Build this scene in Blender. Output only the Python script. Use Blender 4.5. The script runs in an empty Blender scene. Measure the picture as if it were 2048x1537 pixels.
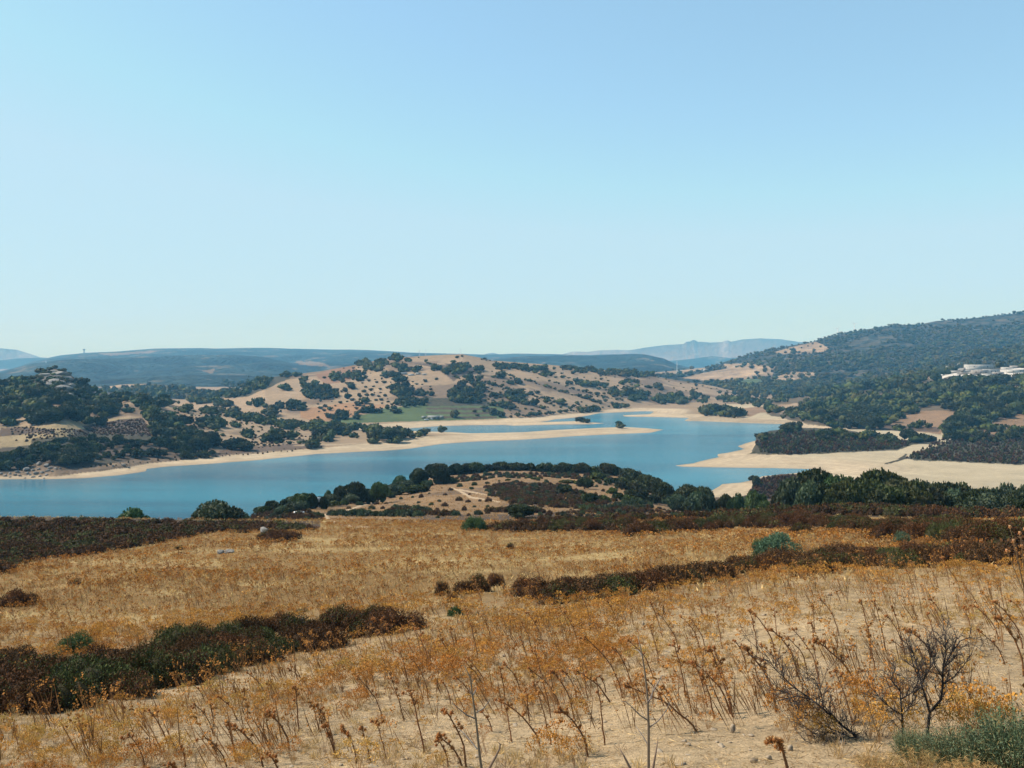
import bpy, math, random
import numpy as np
from mathutils import Vector

S = bpy.context.scene
COL = S.collection
F = 1950.0; CX = 1024.0; HY = 725.0          # photo pixels: focal length, centre, level line
CAMZ = 60.0                                  # eye above the lake
R = math.radians

# ------------------------------------------------------------------ camera, sky, sun, exposure
cam = bpy.data.cameras.new("camera"); cam_o = bpy.data.objects.new("camera", cam); COL.objects.link(cam_o)
cam_o.location = (0, 0, CAMZ); cam_o.rotation_euler = (R(90), 0, 0)
cam.sensor_width = 36; cam.lens = 36 * F / 2048; cam.shift_y = -(768.5 - HY) / 2048
cam.clip_start = 0.1; cam.clip_end = 40000
S.camera = cam_o
SUN_EL, SUN_AZ = R(47), R(-80)               # azimuth from +Y, clockwise positive
sd_ = Vector((math.sin(SUN_AZ) * math.cos(SUN_EL), math.cos(SUN_AZ) * math.cos(SUN_EL), math.sin(SUN_EL)))
w = bpy.data.worlds.new("World"); S.world = w; w.use_nodes = True
nt = w.node_tree; bg = nt.nodes["Background"]; sky = nt.nodes.new("ShaderNodeTexSky")
sky.sky_type = 'NISHITA'; sky.sun_disc = False; sky.sun_elevation = SUN_EL; sky.sun_rotation = SUN_AZ
sky.altitude = 100; sky.air_density = 1.2; sky.dust_density = 0.7; sky.ozone_density = 3.0
mul = nt.nodes.new("ShaderNodeMix"); mul.data_type = 'RGBA'; mul.blend_type = 'MULTIPLY'; mul.inputs[0].default_value = 1; mul.inputs[7].default_value = (.91, 1.03, 1.0, 1)
cap = nt.nodes.new("ShaderNodeMix"); cap.data_type = 'RGBA'; cap.blend_type = 'DARKEN'; cap.inputs[0].default_value = .85; cap.inputs[7].default_value = (2.85, 4.15, 5.0, 1)   # milky summer sky: brightness levels off
milk = nt.nodes.new("ShaderNodeMix"); milk.data_type = 'RGBA'; milk.inputs[0].default_value = .28; milk.inputs[7].default_value = (2.45, 4.0, 4.9, 1)
nt.links.new(sky.outputs[0], mul.inputs[6]); nt.links.new(mul.outputs[2], milk.inputs[6]); nt.links.new(milk.outputs[2], cap.inputs[6]); nt.links.new(cap.outputs[2], bg.inputs[0]); bg.inputs[1].default_value = 0.128
sl = bpy.data.lights.new("sun", 'SUN'); sl.energy = 4.8; sl.angle = R(0.5); sl.color = (1.0, 0.93, 0.82)
so = bpy.data.objects.new("sun", sl); COL.objects.link(so); so.location = (-60, -20, 150)
so.rotation_euler = sd_.to_track_quat('Z', 'Y').to_euler()
S.view_settings.view_transform = 'Standard'; S.view_settings.look = 'None'; S.view_settings.exposure = 0.52
S.view_settings.gamma = 1.0; S.render.film_transparent = False
S.render.engine = 'CYCLES'; S.cycles.use_denoising = True; S.cycles.max_bounces = 5
S.cycles.diffuse_bounces = 2; S.cycles.glossy_bounces = 2; S.cycles.transparent_max_bounces = 8
S.cycles.volume_bounces = 0

HAZE = 1.12e-4
rng = np.random.default_rng(11)

# ------------------------------------------------------------------ numpy helpers
def _h(ix, iy, s):
    n = (ix.astype(np.int64) * 374761393 + iy.astype(np.int64) * 668265263 + s * 974711) & 0x7fffffff
    n = ((n ^ (n >> 13)) * 1274126177) & 0x7fffffff
    return ((n ^ (n >> 16)) & 0xffff) / 65535.0
def vn(x, y, s=0):
    ix = np.floor(x); iy = np.floor(y); fx = x - ix; fy = y - iy
    fx = fx * fx * (3 - 2 * fx); fy = fy * fy * (3 - 2 * fy)
    a = _h(ix, iy, s); b = _h(ix + 1, iy, s); c = _h(ix, iy + 1, s); d = _h(ix + 1, iy + 1, s)
    return (a + (b - a) * fx) * (1 - fy) + (c + (d - c) * fx) * fy
def fbm(x, y, sc, o=4, s=0, g=0.5):
    t = 0; a = 1.0; n = 0; x = x / sc; y = y / sc
    for k in range(o):
        t = t + a * (vn(x, y, s + k * 17) * 2 - 1); n += a; a *= g; x = x * 2.03 + 13.7; y = y * 2.03 - 7.1
    return t / n
def sstep(a, b, x):
    t = np.clip((x - a) / (b - a), 0, 1); return t * t * (3 - 2 * t)
def inpoly(px, py, poly):
    r = np.zeros(np.shape(px), bool); n = len(poly)
    for i in range(n):
        x1, y1 = poly[i]; x2, y2 = poly[(i + 1) % n]
        if y1 == y2: continue
        c = ((y1 > py) != (y2 > py)) & (px < (x2 - x1) * (py - y1) / (y2 - y1) + x1)
        r ^= c
    return r
# frames of reference of the enlarged crops the outlines were read from
def z1(*p): return [(x * .3418, 600 + y * .3418) for x, y in p]
def z2(*p): return [(600 + x * .3418, 600 + y * .3418) for x, y in p]
def z3(*p): return [(1250 + x * .3896, 600 + y * .3896) for x, y in p]
def z4(*p): return [(500 + x * .1953, 920 + y * .1953) for x, y in p]

# ------------------------------------------------------------------ the land as a height function (e = height above the eye)
WATER = [(-900,975),(-300,966),(0,959),(96,959),(164,957),(239,951),(290,943),(294,938),(342,933),(410,929),(513,921),(581,914),(632,909),(702,905),
 (771,902),(819,898),(860,892),(884,888),(942,884),(1044,880),(1147,873),(1249,868),(1300,866),(1328,860),(1289,856.5),(1250,854.5),(1198,856),(1147,858.5),(1096,861),
 (1044,865),(942,867),(908,865),(822,862),(778,860),(839,856),(873,853),(942,851),(1010,850.5),(1027,852),(1113,849.5),(1181,849),(1212,847),
 (1147,843),(1078,845),(1113,839),(1147,836),(1181,831),(1198,827),(1249,824.5),(1290,823),(1308,823.5),(1300,829),(1245,831),(1250,833.5),(1310,834.5),(1367,836),
 (1417,838),(1433,842),(1499,845),(1546,847),(1601,852),(1589,857),(1540,862),(1512,872),(1509,882),(1490,888),(1476,893),(1488,899),(1460,905),(1437,909),
 (1433,915.6),(1386,927),(1347,932),(1367,934),(1484,936),(1562,937.5),(1640,939),(1600,945),(1554,950),(1523,952),(1503,961),(1484,966),(1445,969),(1429,978),
 (1400,992),(1370,1002),(1250,1010),(1000,1016),(800,1026),(620,1058),(400,1082),(0,1086),(-900,1090)]
def plane_xy(px, py, e=-60.0):
    Y = e * F / (HY - py); return (px - CX) / F * Y, Y
WP = np.array([plane_xy(a, b) for a, b in WATER])
def shore(X, Y):
    sh = X.shape; X = X.ravel(); Y = Y.ravel(); d = np.full(X.shape, 900.0)
    near = (Y > 150) & (Y < 2600) & (np.abs(X) < 2400); Xn = X[near]; Yn = Y[near]; dn = np.full(Xn.shape, 1e9)
    A = WP; B = np.roll(WP, -1, 0)
    for (ax, ay), (bx, by) in zip(A, B):
        ux, uy = bx - ax, by - ay; L = ux * ux + uy * uy
        t = np.clip(((Xn - ax) * ux + (Yn - ay) * uy) / L, 0, 1)
        dn = np.minimum(dn, (Xn - ax - t * ux) ** 2 + (Yn - ay - t * uy) ** 2)
    dn = np.sqrt(dn); ins = inpoly(Xn, Yn, [tuple(p) for p in WP]); dn = np.where(ins, -dn, dn)
    d[near] = np.minimum(dn, 900); return d.reshape(sh)

def T(*p): a = np.array(p, float); return a
def comp(name, foot, ridge, c=.3, back=.16, amp=3., sc=120., seed=0, side=30., fe=None):
    return dict(name=name, foot=T(*foot), ridge=T(*ridge), c=c, back=back, amp=amp, sc=sc, seed=seed, side=side)
# foot: (px, py, Y)   ridge: (px, py, Y)
def fl(*p): return [(a, b, 58.0 * F / (b - HY)) for a, b in p]      # a foot that stands at beach level
COMPS = [
 comp('knoll', [(560,1055,120),(650,1052,130),(900,1050,135),(1200,1050,140),(1430,1050,140)],
      [(470,1062,180),(530,1030,190),(600,1014,200),(640,1008,215),(700,998,240),(750,990,270),(820,972,300),(870,957,320),(930,951,330),(1000,944,330),(1060,943,335),
       (1120,947,335),(1200,948,335),(1250,955,330),(1300,972,320),(1350,990,300),(1430,1004,260),(1520,1040,230),(1600,1075,220)], c=.25, back=.30, amp=.7, sc=30, seed=3),
 comp('spur', fl((1490,990),(1620,990)), [(1490,1010,430),(1505,980,440),(1520,964,450),(1560,955,455),(1620,955,455),(1700,975,450)], amp=.4, sc=30, seed=31),
 comp('oakhill', fl((-700,950),(0,946),(60,944),(110,946),(200,938),(300,922),(400,914),(500,906),(600,897),(700,890),(760,883),(830,877),(860,874)),
      [(-700,800,950),(-300,780,920),(0,772,900),(40,764,900),(70,752,900),(88,743,900),(110,738,900),(133,742,900),(150,758,900),(175,780,900),(215,795,880),(260,793,860),(300,800,860),
       (350,812,870),(400,822,880),(450,832,890),(500,838,895),(560,846,895),(620,853,890),(700,861,870),(760,867,850),(830,873,820),(870,880,800)], c=.25, back=.16, amp=2.6, sc=110, seed=5),
 comp('farmhill', fl((300,850),(640,847),(700,848),(800,844),(900,842),(1000,838),(1060,835),(1100,831),(1200,821),(1300,812),(1400,806),(1480,803),(1560,800)),
      [(330,812,1250),(400,800,1280),(430,795,1300),(480,778,1320),(530,757,1340),(590,750,1380),(640,744,1400),(702,733,1430),(743,724,1450),(791,716,1450),(839,713,1460),(890,710,1470),(925,709,1470),
       (959,716,1480),(986,722,1490),(1078,729,1540),(1147,735,1600),(1215,742,1650),(1250,744,1680),(1289,749,1700),(1328,757,1720),(1367,764,1730),(1425,773,1740),(1484,787,1740),(1540,800,1740)],
      c=.12, back=.14, amp=7., sc=210, seed=9),
 comp('point', fl((1395,838),(1500,842),(1640,846)), [(1380,832,1120),(1410,829,1120),(1440,826,1130),(1490,828,1140),(1560,828,1150),(1640,828,1150)], amp=1., sc=60, seed=12),
 comp('woodslope', fl((1440,832),(1560,837),(1600,844),(1680,857),(1750,861),(1830,864),(1900,869),(2048,872),(2700,880)),
      [(1420,812,1650),(1500,800,1600),(1560,795,1550),(1620,787,1500),(1700,775,1420),(1800,760,1370),(1850,751,1350),(1900,744,1340),(1960,738,1330),(2048,734,1330),(2400,722,1330),(2700,720,1250)],
      c=.2, back=.10, amp=4.5, sc=150, seed=15),
 comp('peninsula', fl((1512,905),(1523,908),(1581,910.5),(1700,905),(1795,900),(1827,890),(1880,884)),
      [(1500,912,630),(1512,890,660),(1530,879,690),(1562,868,710),(1640,869,715),(1698,874,710),(1795,887,690),(1854,889,700),(1900,897,690)], c=.6, back=.2, amp=.6, sc=40, seed=17),
 comp('heath', fl((1780,928),(1811,921),(1900,926),(2048,931),(2700,945)),
      [(1770,928,560),(1811,912,600),(1850,892,680),(1893,884,720),(1960,868,780),(2048,850,850),(2300,820,900),(2700,800,900)], c=.4, back=.05, amp=1.2, sc=70, seed=19),
 comp('woodshoulder', [(1560,790,1600),(2048,785,1500),(2700,770,1500)], [(1600,792,1900),(1700,764,1900),(1800,749,1900),(1900,724,1900),(1951,707,1900),(2048,690,1900),(2300,655,1900),(2700,640,1900)],
      c=.1, back=.12, amp=9, sc=240, seed=23),
 comp('bigmountain', [(1150,788,1750),(1400,786,1750),(1700,782,1800),(2700,770,1900)],
      [(1150,770,2500),(1230,756,2600),(1297,746,2700),(1367,740,2800),(1425,734,2900),(1484,714,3000),(1542,700,3000),(1601,689,3000),(1624,685,3000),(1640,679,3000),(1679,669,3000),(1737,659,3000),
       (1788,650,3000),(1834,650,3000),(1873,642,3000),(1951,636,3000),(2010,629,3000),(2048,625,3000),(2300,600,3000),(2700,590,3000)], c=-.1, back=.2, amp=22, sc=420, seed=27),
 comp('lowridge', [(120,800,1500),(560,800,1500)], [(120,798,1900),(180,779,1900),(240,770,1900),(300,768,1900),(360,774,1900),(420,782,1900),(480,789,1900),(560,800,1900)], amp=5, sc=180, seed=33),
 comp('blueridge', [(-700,795,1900),(600,788,2000),(1150,770,2100),(1400,765,2400)],
      [(-700,760,6000),(-200,752,6300),(0,745,6450),(34,735,6600),(68,722,6750),(120,711,6750),(171,705,6750),(239,703,6750),(308,698,6750),(400,697,6750),(478,697,6750),(581,700,6750),(700,699,6750),
       (737,700,6750),(822,705,6750),(908,708,6750),(969,710,6750),(1027,709,6750),(1113,710,6750),(1181,711,6750),(1249,710,6750),(1289,711,6750),(1328,718,6750),(1351,730,6750),(1400,745,6750),(1500,760,6750)],
      c=-.2, back=.1, amp=85, sc=600, seed=37),
 comp('backridge', [(-700,760,7500),(400,750,7500)], [(-700,716,8000),(0,721,8000),(34,717,8000),(78,716,8000),(200,722,8000),(400,735,8000)], amp=30, sc=600, seed=39),
 comp('midbump', [(1200,740,7500),(1700,740,7500)], [(1200,730,8000),(1340,722,8000),(1380,719,8000),(1425,713,8000),(1460,717,8000),(1500,714,8000),(1560,712,8000),(1700,715,8000)], amp=30, sc=600, seed=41),
 comp('palemountain', [(-700,740,10500),(2700,740,10500)],
      [(-700,680,10500),(-100,690,10500),(0,697,10500),(34,700,10500),(60,708,10500),(80,715,10500),(200,724,10500),(940,722,10500),(960,711,10500),(975,707,10500),(986,705.5,10500),(1000,709,10500),(1020,716,10500),(1100,716,10500),
       (1123,709,10500),(1147,703,10500),(1175,704,10500),(1198,701,10500),(1232,700,10500),(1260,701,10500),(1289,696,10500),(1328,691,10500),(1355,689.5,10500),(1367,689,10500),(1373,684,10500),(1380,684,10500),(1386,680.6,10500),(1391,681.5,10500),(1396,685,10500),(1402,684.5,10500),
       (1420,686,10500),(1445,684.5,10500),(1450,681.5,10500),(1456,681,10500),(1462,684,10500),(1484,679,10500),(1523,676.5,10500),(1562,678.5,10500),(1600,684.5,10500),(1700,690,10500),(2700,690,10500)],
      c=.1, back=.1, amp=60, sc=1300, seed=43),
]
NEAR_PX = np.array([-500, 0, 512, 1024, 1400, 1700, 2048, 2500.])
NEAR_Y = np.array([1.5, 5, 8, 12, 16, 22, 30, 45, 65, 90, 102, 150, 250, 330, 440, 600.])
NEAR_E = np.array([
 [-1.9,-2.8,-3.7,-4.9,-6.0,-7.5,-9.1,-11.6,-14.0,-16.3,-18.0,-31.,-53.,-64.,-70.,-90.],
 [-1.8,-2.7,-3.5,-4.6,-5.6,-6.95,-8.45,-10.75,-13.1,-15.0,-16.9,-29.,-51.,-63.,-70.,-90.],
 [-1.75,-2.6,-3.42,-4.5,-5.45,-6.7,-8.1,-10.3,-12.6,-15.0,-17.4,-29.,-50.,-62.,-70.,-90.],
 [-1.7,-2.5,-3.35,-4.35,-5.2,-6.25,-7.5,-9.75,-12.3,-15.2,-17.4,-26.5,-42.,-52.,-63.,-90.],
 [-1.7,-2.45,-3.2,-4.05,-4.8,-5.75,-6.95,-9.1,-11.7,-14.6,-16.9,-26.0,-41.,-51.,-61.,-90.],
 [-1.65,-2.4,-3.1,-3.85,-4.5,-5.35,-6.45,-8.5,-11.1,-14.0,-16.2,-25.0,-41.,-51.,-60.,-90.],
 [-1.6,-2.4,-3.1,-3.8,-4.35,-5.1,-6.1,-8.0,-10.6,-14.4,-17.0,-25.0,-41.,-51.,-60.,-90.],
 [-1.6,-2.4,-3.1,-3.75,-4.25,-4.9,-5.8,-7.6,-10.2,-14.0,-17.0,-25.0,-41.,-51.,-60.,-90.]])
def near_e(px, Y):
    ly = np.log(np.clip(Y, 1.5, 600)); ky = np.log(NEAR_Y)
    j = np.clip(np.searchsorted(ky, ly.ravel()) - 1, 0, len(ky) - 2).reshape(ly.shape); ty = (ly - ky[j]) / (ky[j + 1] - ky[j])
    p = np.clip(px, -500, 2499.9); i = np.clip(np.searchsorted(NEAR_PX, p.ravel(), 'right') - 1, 0, len(NEAR_PX) - 2).reshape(p.shape)
    tx = (p - NEAR_PX[i]) / (NEAR_PX[i + 1] - NEAR_PX[i]); tx = tx * tx * (3 - 2 * tx)
    def row(ii):      # Catmull-Rom along distance
        a = NEAR_E[ii, np.maximum(j - 1, 0)]; b = NEAR_E[ii, j]; c = NEAR_E[ii, j + 1]; d = NEAR_E[ii, np.minimum(j + 2, len(ky) - 1)]
        return b + .5 * ty * (c - a + ty * (2 * a - 5 * b + 4 * c - d + ty * (3 * (b - c) + d - a)))
    return row(i) * (1 - tx) + row(i + 1) * tx
def land(X, Y, want=False):
    Yc = np.maximum(Y, 1.5); px = CX + F * X / Yc
    px = np.where(Y < 6, CX + F * X / 6, px)
    d = shore(X, Y); dj = d + 3.0 * fbm(X, Y, 22, 3, 90) * sstep(0, 8, np.abs(d) + 3)
    e = np.where(dj > 0, -60 + np.minimum(dj * .045, 1.9) + np.minimum(dj * .004, .8) + .25 * fbm(X, Y, 25, 3, 91) * sstep(3, 30, dj), -60 + np.maximum(dj * .06, -4))
    cid = np.zeros(X.shape, np.int16)
    n = near_e(px, Yc) + fbm(X, Y, 9, 3, 1) * .16 * sstep(4, 30, Y) + fbm(X, Y, 1.1, 3, 2) * .045 * (1 - sstep(40, 90, Y))
    n = n + fbm(X, Y, 40, 2, 4) * .5 * sstep(110, 200, Y)
    m = n > e; e = np.where(m, n, e); cid[m] = 1
    for k, c in enumerate(COMPS):
        ft = c['foot']; rd = c['ridge']
        Yf = np.interp(px, ft[:, 0], ft[:, 2]); ef = (HY - np.interp(px, ft[:, 0], ft[:, 1])) * Yf / F
        Yr = np.interp(px, rd[:, 0], rd[:, 2]); er = (HY - np.interp(px, rd[:, 0], rd[:, 1])) * Yr / F
        t = (Y - Yf) / (Yr - Yf); tt = np.clip(t, 0, 1)
        h = ef + (er - ef) * tt * (1 + c['c'] * (1 - tt))
        h = h - np.maximum(Yf - Y, 0) * .35
        db = np.maximum(Y - Yr, 0); W = .08 * Yr; h = h - c['back'] * np.where(db < W, db * db / (2 * W), db - W / 2)
        env = np.clip(t * 2.2, 0, 1) * np.clip(1.12 - tt, .12, 1)
        a = c['amp']; g = fbm(X, Y, c['sc'], 5, c['seed'])
        g = .55 * g - .45 * (1 - 2 * np.abs(fbm(X, Y, c['sc'] * 1.4, 3, c['seed'] + 7)) * 1.5)
        h = h + a * (g + .25) * env * sstep(0, .3, (er - ef) / (20 * c['amp'] + 1) + .2)
        off = np.maximum(rd[0, 0] - px, 0) + np.maximum(px - rd[-1, 0], 0)
        h = h - off / F * Y * .35
        m = h > e; e = np.where(m, h, e); cid[m] = k + 2
    if want: return e, cid, d, px
    return e
def zat(X, Y): return float(land(np.array([[X]], float), np.array([[Y]], float))[0, 0]) + CAMZ

# camera-fan grid
def geo(a, b, n): return np.exp(np.linspace(math.log(a), math.log(b), n, endpoint=False))
ROWS = np.concatenate([geo(2, 60, 230), geo(60, 110, 90), geo(110, 300, 130), geo(300, 620, 190), geo(620, 1500, 240), geo(1500, 3300, 190), geo(3300, 11800, 140)])
U = np.concatenate([np.linspace(-1.15, -.56, 50, endpoint=False), np.linspace(-.56, .56, 930), np.linspace(.56, 1.15, 51)[1:]])
NR, NC = len(ROWS), len(U)
GX = U[None, :] * ROWS[:, None]; GY = np.repeat(ROWS[:, None], NC, 1)
GE, GC, GD, GP = land(GX, GY, True)
GPY = HY - F * GE / GY
PXC = CX + F * U
names = ['base', 'near'] + [c['name'] for c in COMPS]
CI = {n: i for i, n in enumerate(names)}
def hit(px, py, ymin=0., ymax=1e9):
    """first ground point seen along the line of sight of a photo pixel"""
    px = np.asarray(px, float); py = np.asarray(py, float)
    c = np.clip(np.searchsorted(PXC, px), 1, NC - 1); c = np.where(px - PXC[c - 1] < PXC[c] - px, c - 1, c)
    ok = (GPY[:, c] <= py[None, :]) & (ROWS[:, None] >= ymin) & (ROWS[:, None] <= ymax)
    r = ok.argmax(0); found = ok.any(0); r = np.maximum(r, 1)
    p0 = GPY[r - 1, c]; p1 = GPY[r, c]; t = np.clip((p0 - py) / np.where(p0 - p1 > 1e-6, p0 - p1, 1), 0, 1)
    Y = ROWS[r - 1] + (ROWS[r] - ROWS[r - 1]) * t; e = GE[r - 1, c] + (GE[r, c] - GE[r - 1, c]) * t
    return (px - CX) / F * Y, Y, e + CAMZ, found, GC[r, c]

# ------------------------------------------------------------------ materials
def newmat(name, rough=.85, spec=.25):
    m = bpy.data.materials.new(name); m.use_nodes = True; n = m.node_tree; b = n.nodes["Principled BSDF"]
    b.inputs['Roughness'].default_value = rough; b.inputs['Specular IOR Level'].default_value = spec
    return m, n, b
def node(n, t, **k):
    a = n.nodes.new(t)
    for x, y in k.items():
        if x in a.inputs.keys(): a.inputs[x].default_value = y
        else: setattr(a, x, y)
    return a
def math_(n, op, a, b=None, c=None):
    m = n.nodes.new("ShaderNodeMath"); m.operation = op
    for i, v in enumerate((a, b, c)):
        if v is None: continue
        if isinstance(v, (int, float)): m.inputs[i].default_value = v
        else: n.links.new(v, m.inputs[i])
    return m.outputs[0]
def mixc(n, f, a, b, mode='MIX'):
    m = n.nodes.new("ShaderNodeMix"); m.data_type = 'RGBA'; m.blend_type = mode
    for s, v in ((m.inputs[0], f), (m.inputs[6], a), (m.inputs[7], b)):
        if isinstance(v, (int, float)): s.default_value = v
        elif isinstance(v, tuple): s.default_value = (*v, 1)
        else: n.links.new(v, s)
    return m.outputs[2]
def remap(n, v, a, b, c, d):
    m = n.nodes.new("ShaderNodeMapRange"); n.links.new(v, m.inputs[0])
    for i, x in enumerate((a, b, c, d)): m.inputs[i + 1].default_value = x
    return m.outputs[0]
def ground_mat(name, scales, bump, fine=1.0, d1=(.030, .036, .022), d2=(.05, .050, .028)):
    m, n, b = newmat(name, .95, .1)
    at = node(n, "ShaderNodeAttribute", attribute_name="Col"); tc = n.nodes.new("ShaderNodeTexCoord")
    v = None; hsum = None
    for s, a in scales:
        t = node(n, "ShaderNodeTexNoise", Scale=s, Detail=5.0, Roughness=.62); n.links.new(tc.outputs['Object'], t.inputs['Vector'])
        r = remap(n, t.outputs['Fac'], .3, .7, 1 - a, 1 + a); v = r if v is None else math_(n, 'MULTIPLY', v, r)
        hsum = t.outputs['Fac'] if hsum is None else math_(n, 'ADD', hsum, t.outputs['Fac'])
    c = node(n, "ShaderNodeCombineColor"); [n.links.new(v, c.inputs[i]) for i in range(3)]
    col = mixc(n, 1.0, at.outputs['Color'], c.outputs[0], 'MULTIPLY')
    # patches of small dark scrub and tree crowns, amount from the alpha of the colour attribute
    vo = node(n, "ShaderNodeTexVoronoi", Scale=fine, Randomness=1.0); n.links.new(tc.outputs['Object'], vo.inputs['Vector'])
    sp = math_(n, 'LESS_THAN', vo.outputs['Distance'], math_(n, 'MULTIPLY', at.outputs['Alpha'], .62))
    dark = mixc(n, vo.outputs['Color'], d1, d2)
    col = mixc(n, math_(n, 'MULTIPLY', sp, .9), col, dark)
    n.links.new(col, b.inputs['Base Color'])
    bp = node(n, "ShaderNodeBump", Strength=1.0, Distance=bump)
    hh = math_(n, 'SUBTRACT', hsum, math_(n, 'MULTIPLY', math_(n, 'MULTIPLY', vo.outputs['Distance'], sp), 1.2)); n.links.new(hh, bp.inputs['Height'])
    n.links.new(bp.outputs[0], b.inputs['Normal']); return m
M = {}
M['soil'] = ground_mat('soil', [(.35, .14), (2.2, .2), (9, .26), (45, .24)], .05, .9)
M['hill'] = ground_mat('hill', [(.02, .10), (.12, .14), (.6, .16)], 1.0, .16)
M['mount'] = ground_mat('mount', [(.004, .18), (.02, .35)], 22., .035, (.010, .020, .018), (.018, .030, .026))
M['sand'] = ground_mat('sand', [(.05, .08), (.4, .08), (3, .06)], .25, .3)
def veg_mat(name, rough=.7, tint=.25, spec=.2, trans=0.):
    m, n, b = newmat(name, rough, spec)
    at = node(n, "ShaderNodeAttribute", attribute_name="Col"); oi = n.nodes.new("ShaderNodeObjectInfo")
    k = remap(n, oi.outputs['Random'], 0, 1, 1 - tint, 1 + tint)
    k2 = remap(n, math_(n, 'FRACT', math_(n, 'MULTIPLY', oi.outputs['Random'], 7.31)), 0, 1, 1 - tint * .5, 1 + tint * .5)
    c = node(n, "ShaderNodeCombineColor"); n.links.new(math_(n, 'MULTIPLY', k, k2), c.inputs[0]); n.links.new(k, c.inputs[1]); n.links.new(k, c.inputs[2])
    col = mixc(n, 1.0, at.outputs['Color'], c.outputs[0], 'MULTIPLY')
    n.links.new(col, b.inputs['Base Color'])
    if trans > 0:
        out = n.nodes['Material Output']; t = n.nodes.new('ShaderNodeBsdfTranslucent'); n.links.new(col, t.inputs[0])
        mx = n.nodes.new('ShaderNodeMixShader'); mx.inputs[0].default_value = trans
        n.links.new(b.outputs[0], mx.inputs[1]); n.links.new(t.outputs[0], mx.inputs[2]); n.links.new(mx.outputs[0], out.inputs[0])
    return m
M['leaf'] = veg_mat('oak_leaves', .65, .28, .25, .15)
M['leafmass'] = veg_mat('far_leaves', .8, 0., .1)
M['bark'] = veg_mat('bark', .9, .1, .1)
M['shrub'] = veg_mat('shrub_leaves', .8, .22, .1, .1)
M['dry'] = veg_mat('dry_plants', .85, .15, .1, .25)
M['drymass'] = veg_mat('dry_cover', .85, 0., .1, .25)
def plain(name, c, rough=.8, spec=.2, var=.12, sc=3.):
    m, n, b = newmat(name, rough, spec); tc = n.nodes.new("ShaderNodeTexCoord")
    t = node(n, "ShaderNodeTexNoise", Scale=sc, Detail=6.0, Roughness=.6); n.links.new(tc.outputs['Object'], t.inputs['Vector'])
    col = mixc(n, remap(n, t.outputs['Fac'], .3, .7, 0, 1), tuple(x * (1 - var) for x in c), tuple(min(1, x * (1 + var)) for x in c))
    n.links.new(col, b.inputs['Base Color']); return m
def rockmat():
    m, n, b = newmat('rock', .9, .15); tc = n.nodes.new("ShaderNodeTexCoord")
    t = node(n, "ShaderNodeTexNoise", Scale=2.2, Detail=9.0, Roughness=.7); n.links.new(tc.outputs['Object'], t.inputs['Vector'])
    col = mixc(n, remap(n, t.outputs['Fac'], .35, .65, 0, 1), (.11, .10, .09), (.31, .285, .25))
    n.links.new(col, b.inputs['Base Color']); bp = node(n, "ShaderNodeBump", Strength=.8, Distance=.12); n.links.new(t.outputs['Fac'], bp.inputs['Height']); n.links.new(bp.outputs[0], b.inputs['Normal']); return m
M['rock'] = rockmat()
M['wall'] = plain('white_wall', (.36, .35, .32), var=.3, sc=.3); M['wall2'] = plain('grey_wall', (.26, .235, .21), var=.3, sc=.4); M['roof'] = plain('pale_roof', (.37, .36, .34), var=.25, sc=.3)
M['dark'] = plain('dark_opening', (.03, .03, .035)); M['metal'] = plain('pale_metal', (.55, .57, .6), .5, .4); M['white'] = plain('white_paint', (.75, .75, .73), .5)
M['charred'] = veg_mat('charred_bark', .8, .05, .2)

def water_mat():
    m, n, b = newmat('lake_water', .10, .5)
    b.inputs['IOR'].default_value = 1.33; tc = n.nodes.new("ShaderNodeTexCoord")
    mp = node(n, "ShaderNodeMapping"); mp.inputs['Scale'].default_value = (1, .8, 1); mp.inputs['Rotation'].default_value = (0, 0, .5); n.links.new(tc.outputs['Object'], mp.inputs[0])
    big = node(n, "ShaderNodeTexNoise", Scale=.007, Detail=5.0, Roughness=.55)
    mp2 = node(n, "ShaderNodeMapping"); mp2.inputs['Scale'].default_value = (.5, 2.2, 1); n.links.new(tc.outputs['Object'], mp2.inputs[0]); n.links.new(mp2.outputs[0], big.inputs['Vector'])
    col = mixc(n, remap(n, big.outputs['Fac'], .35, .65, 0, 1), (.004, .085, .140), (.018, .180, .250))
    n.links.new(col, b.inputs['Base Color'])
    w1 = node(n, "ShaderNodeTexNoise", Scale=1.6, Detail=4.0, Roughness=.6); n.links.new(mp.outputs[0], w1.inputs['Vector'])
    w2 = node(n, "ShaderNodeTexNoise", Scale=.35, Detail=3.0, Roughness=.5); n.links.new(mp.outputs[0], w2.inputs['Vector'])
    b1 = node(n, "ShaderNodeBump", Strength=1.0, Distance=.5); n.links.new(w1.outputs['Fac'], b1.inputs['Height'])
    b2 = node(n, "ShaderNodeBump", Strength=1.0, Distance=.8); n.links.new(w2.outputs['Fac'], b2.inputs['Height']); n.links.new(b1.outputs[0], b2.inputs['Normal'])
    n.links.new(b2.outputs[0], b.inputs['Normal']); return m
M['water'] = water_mat()

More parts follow.
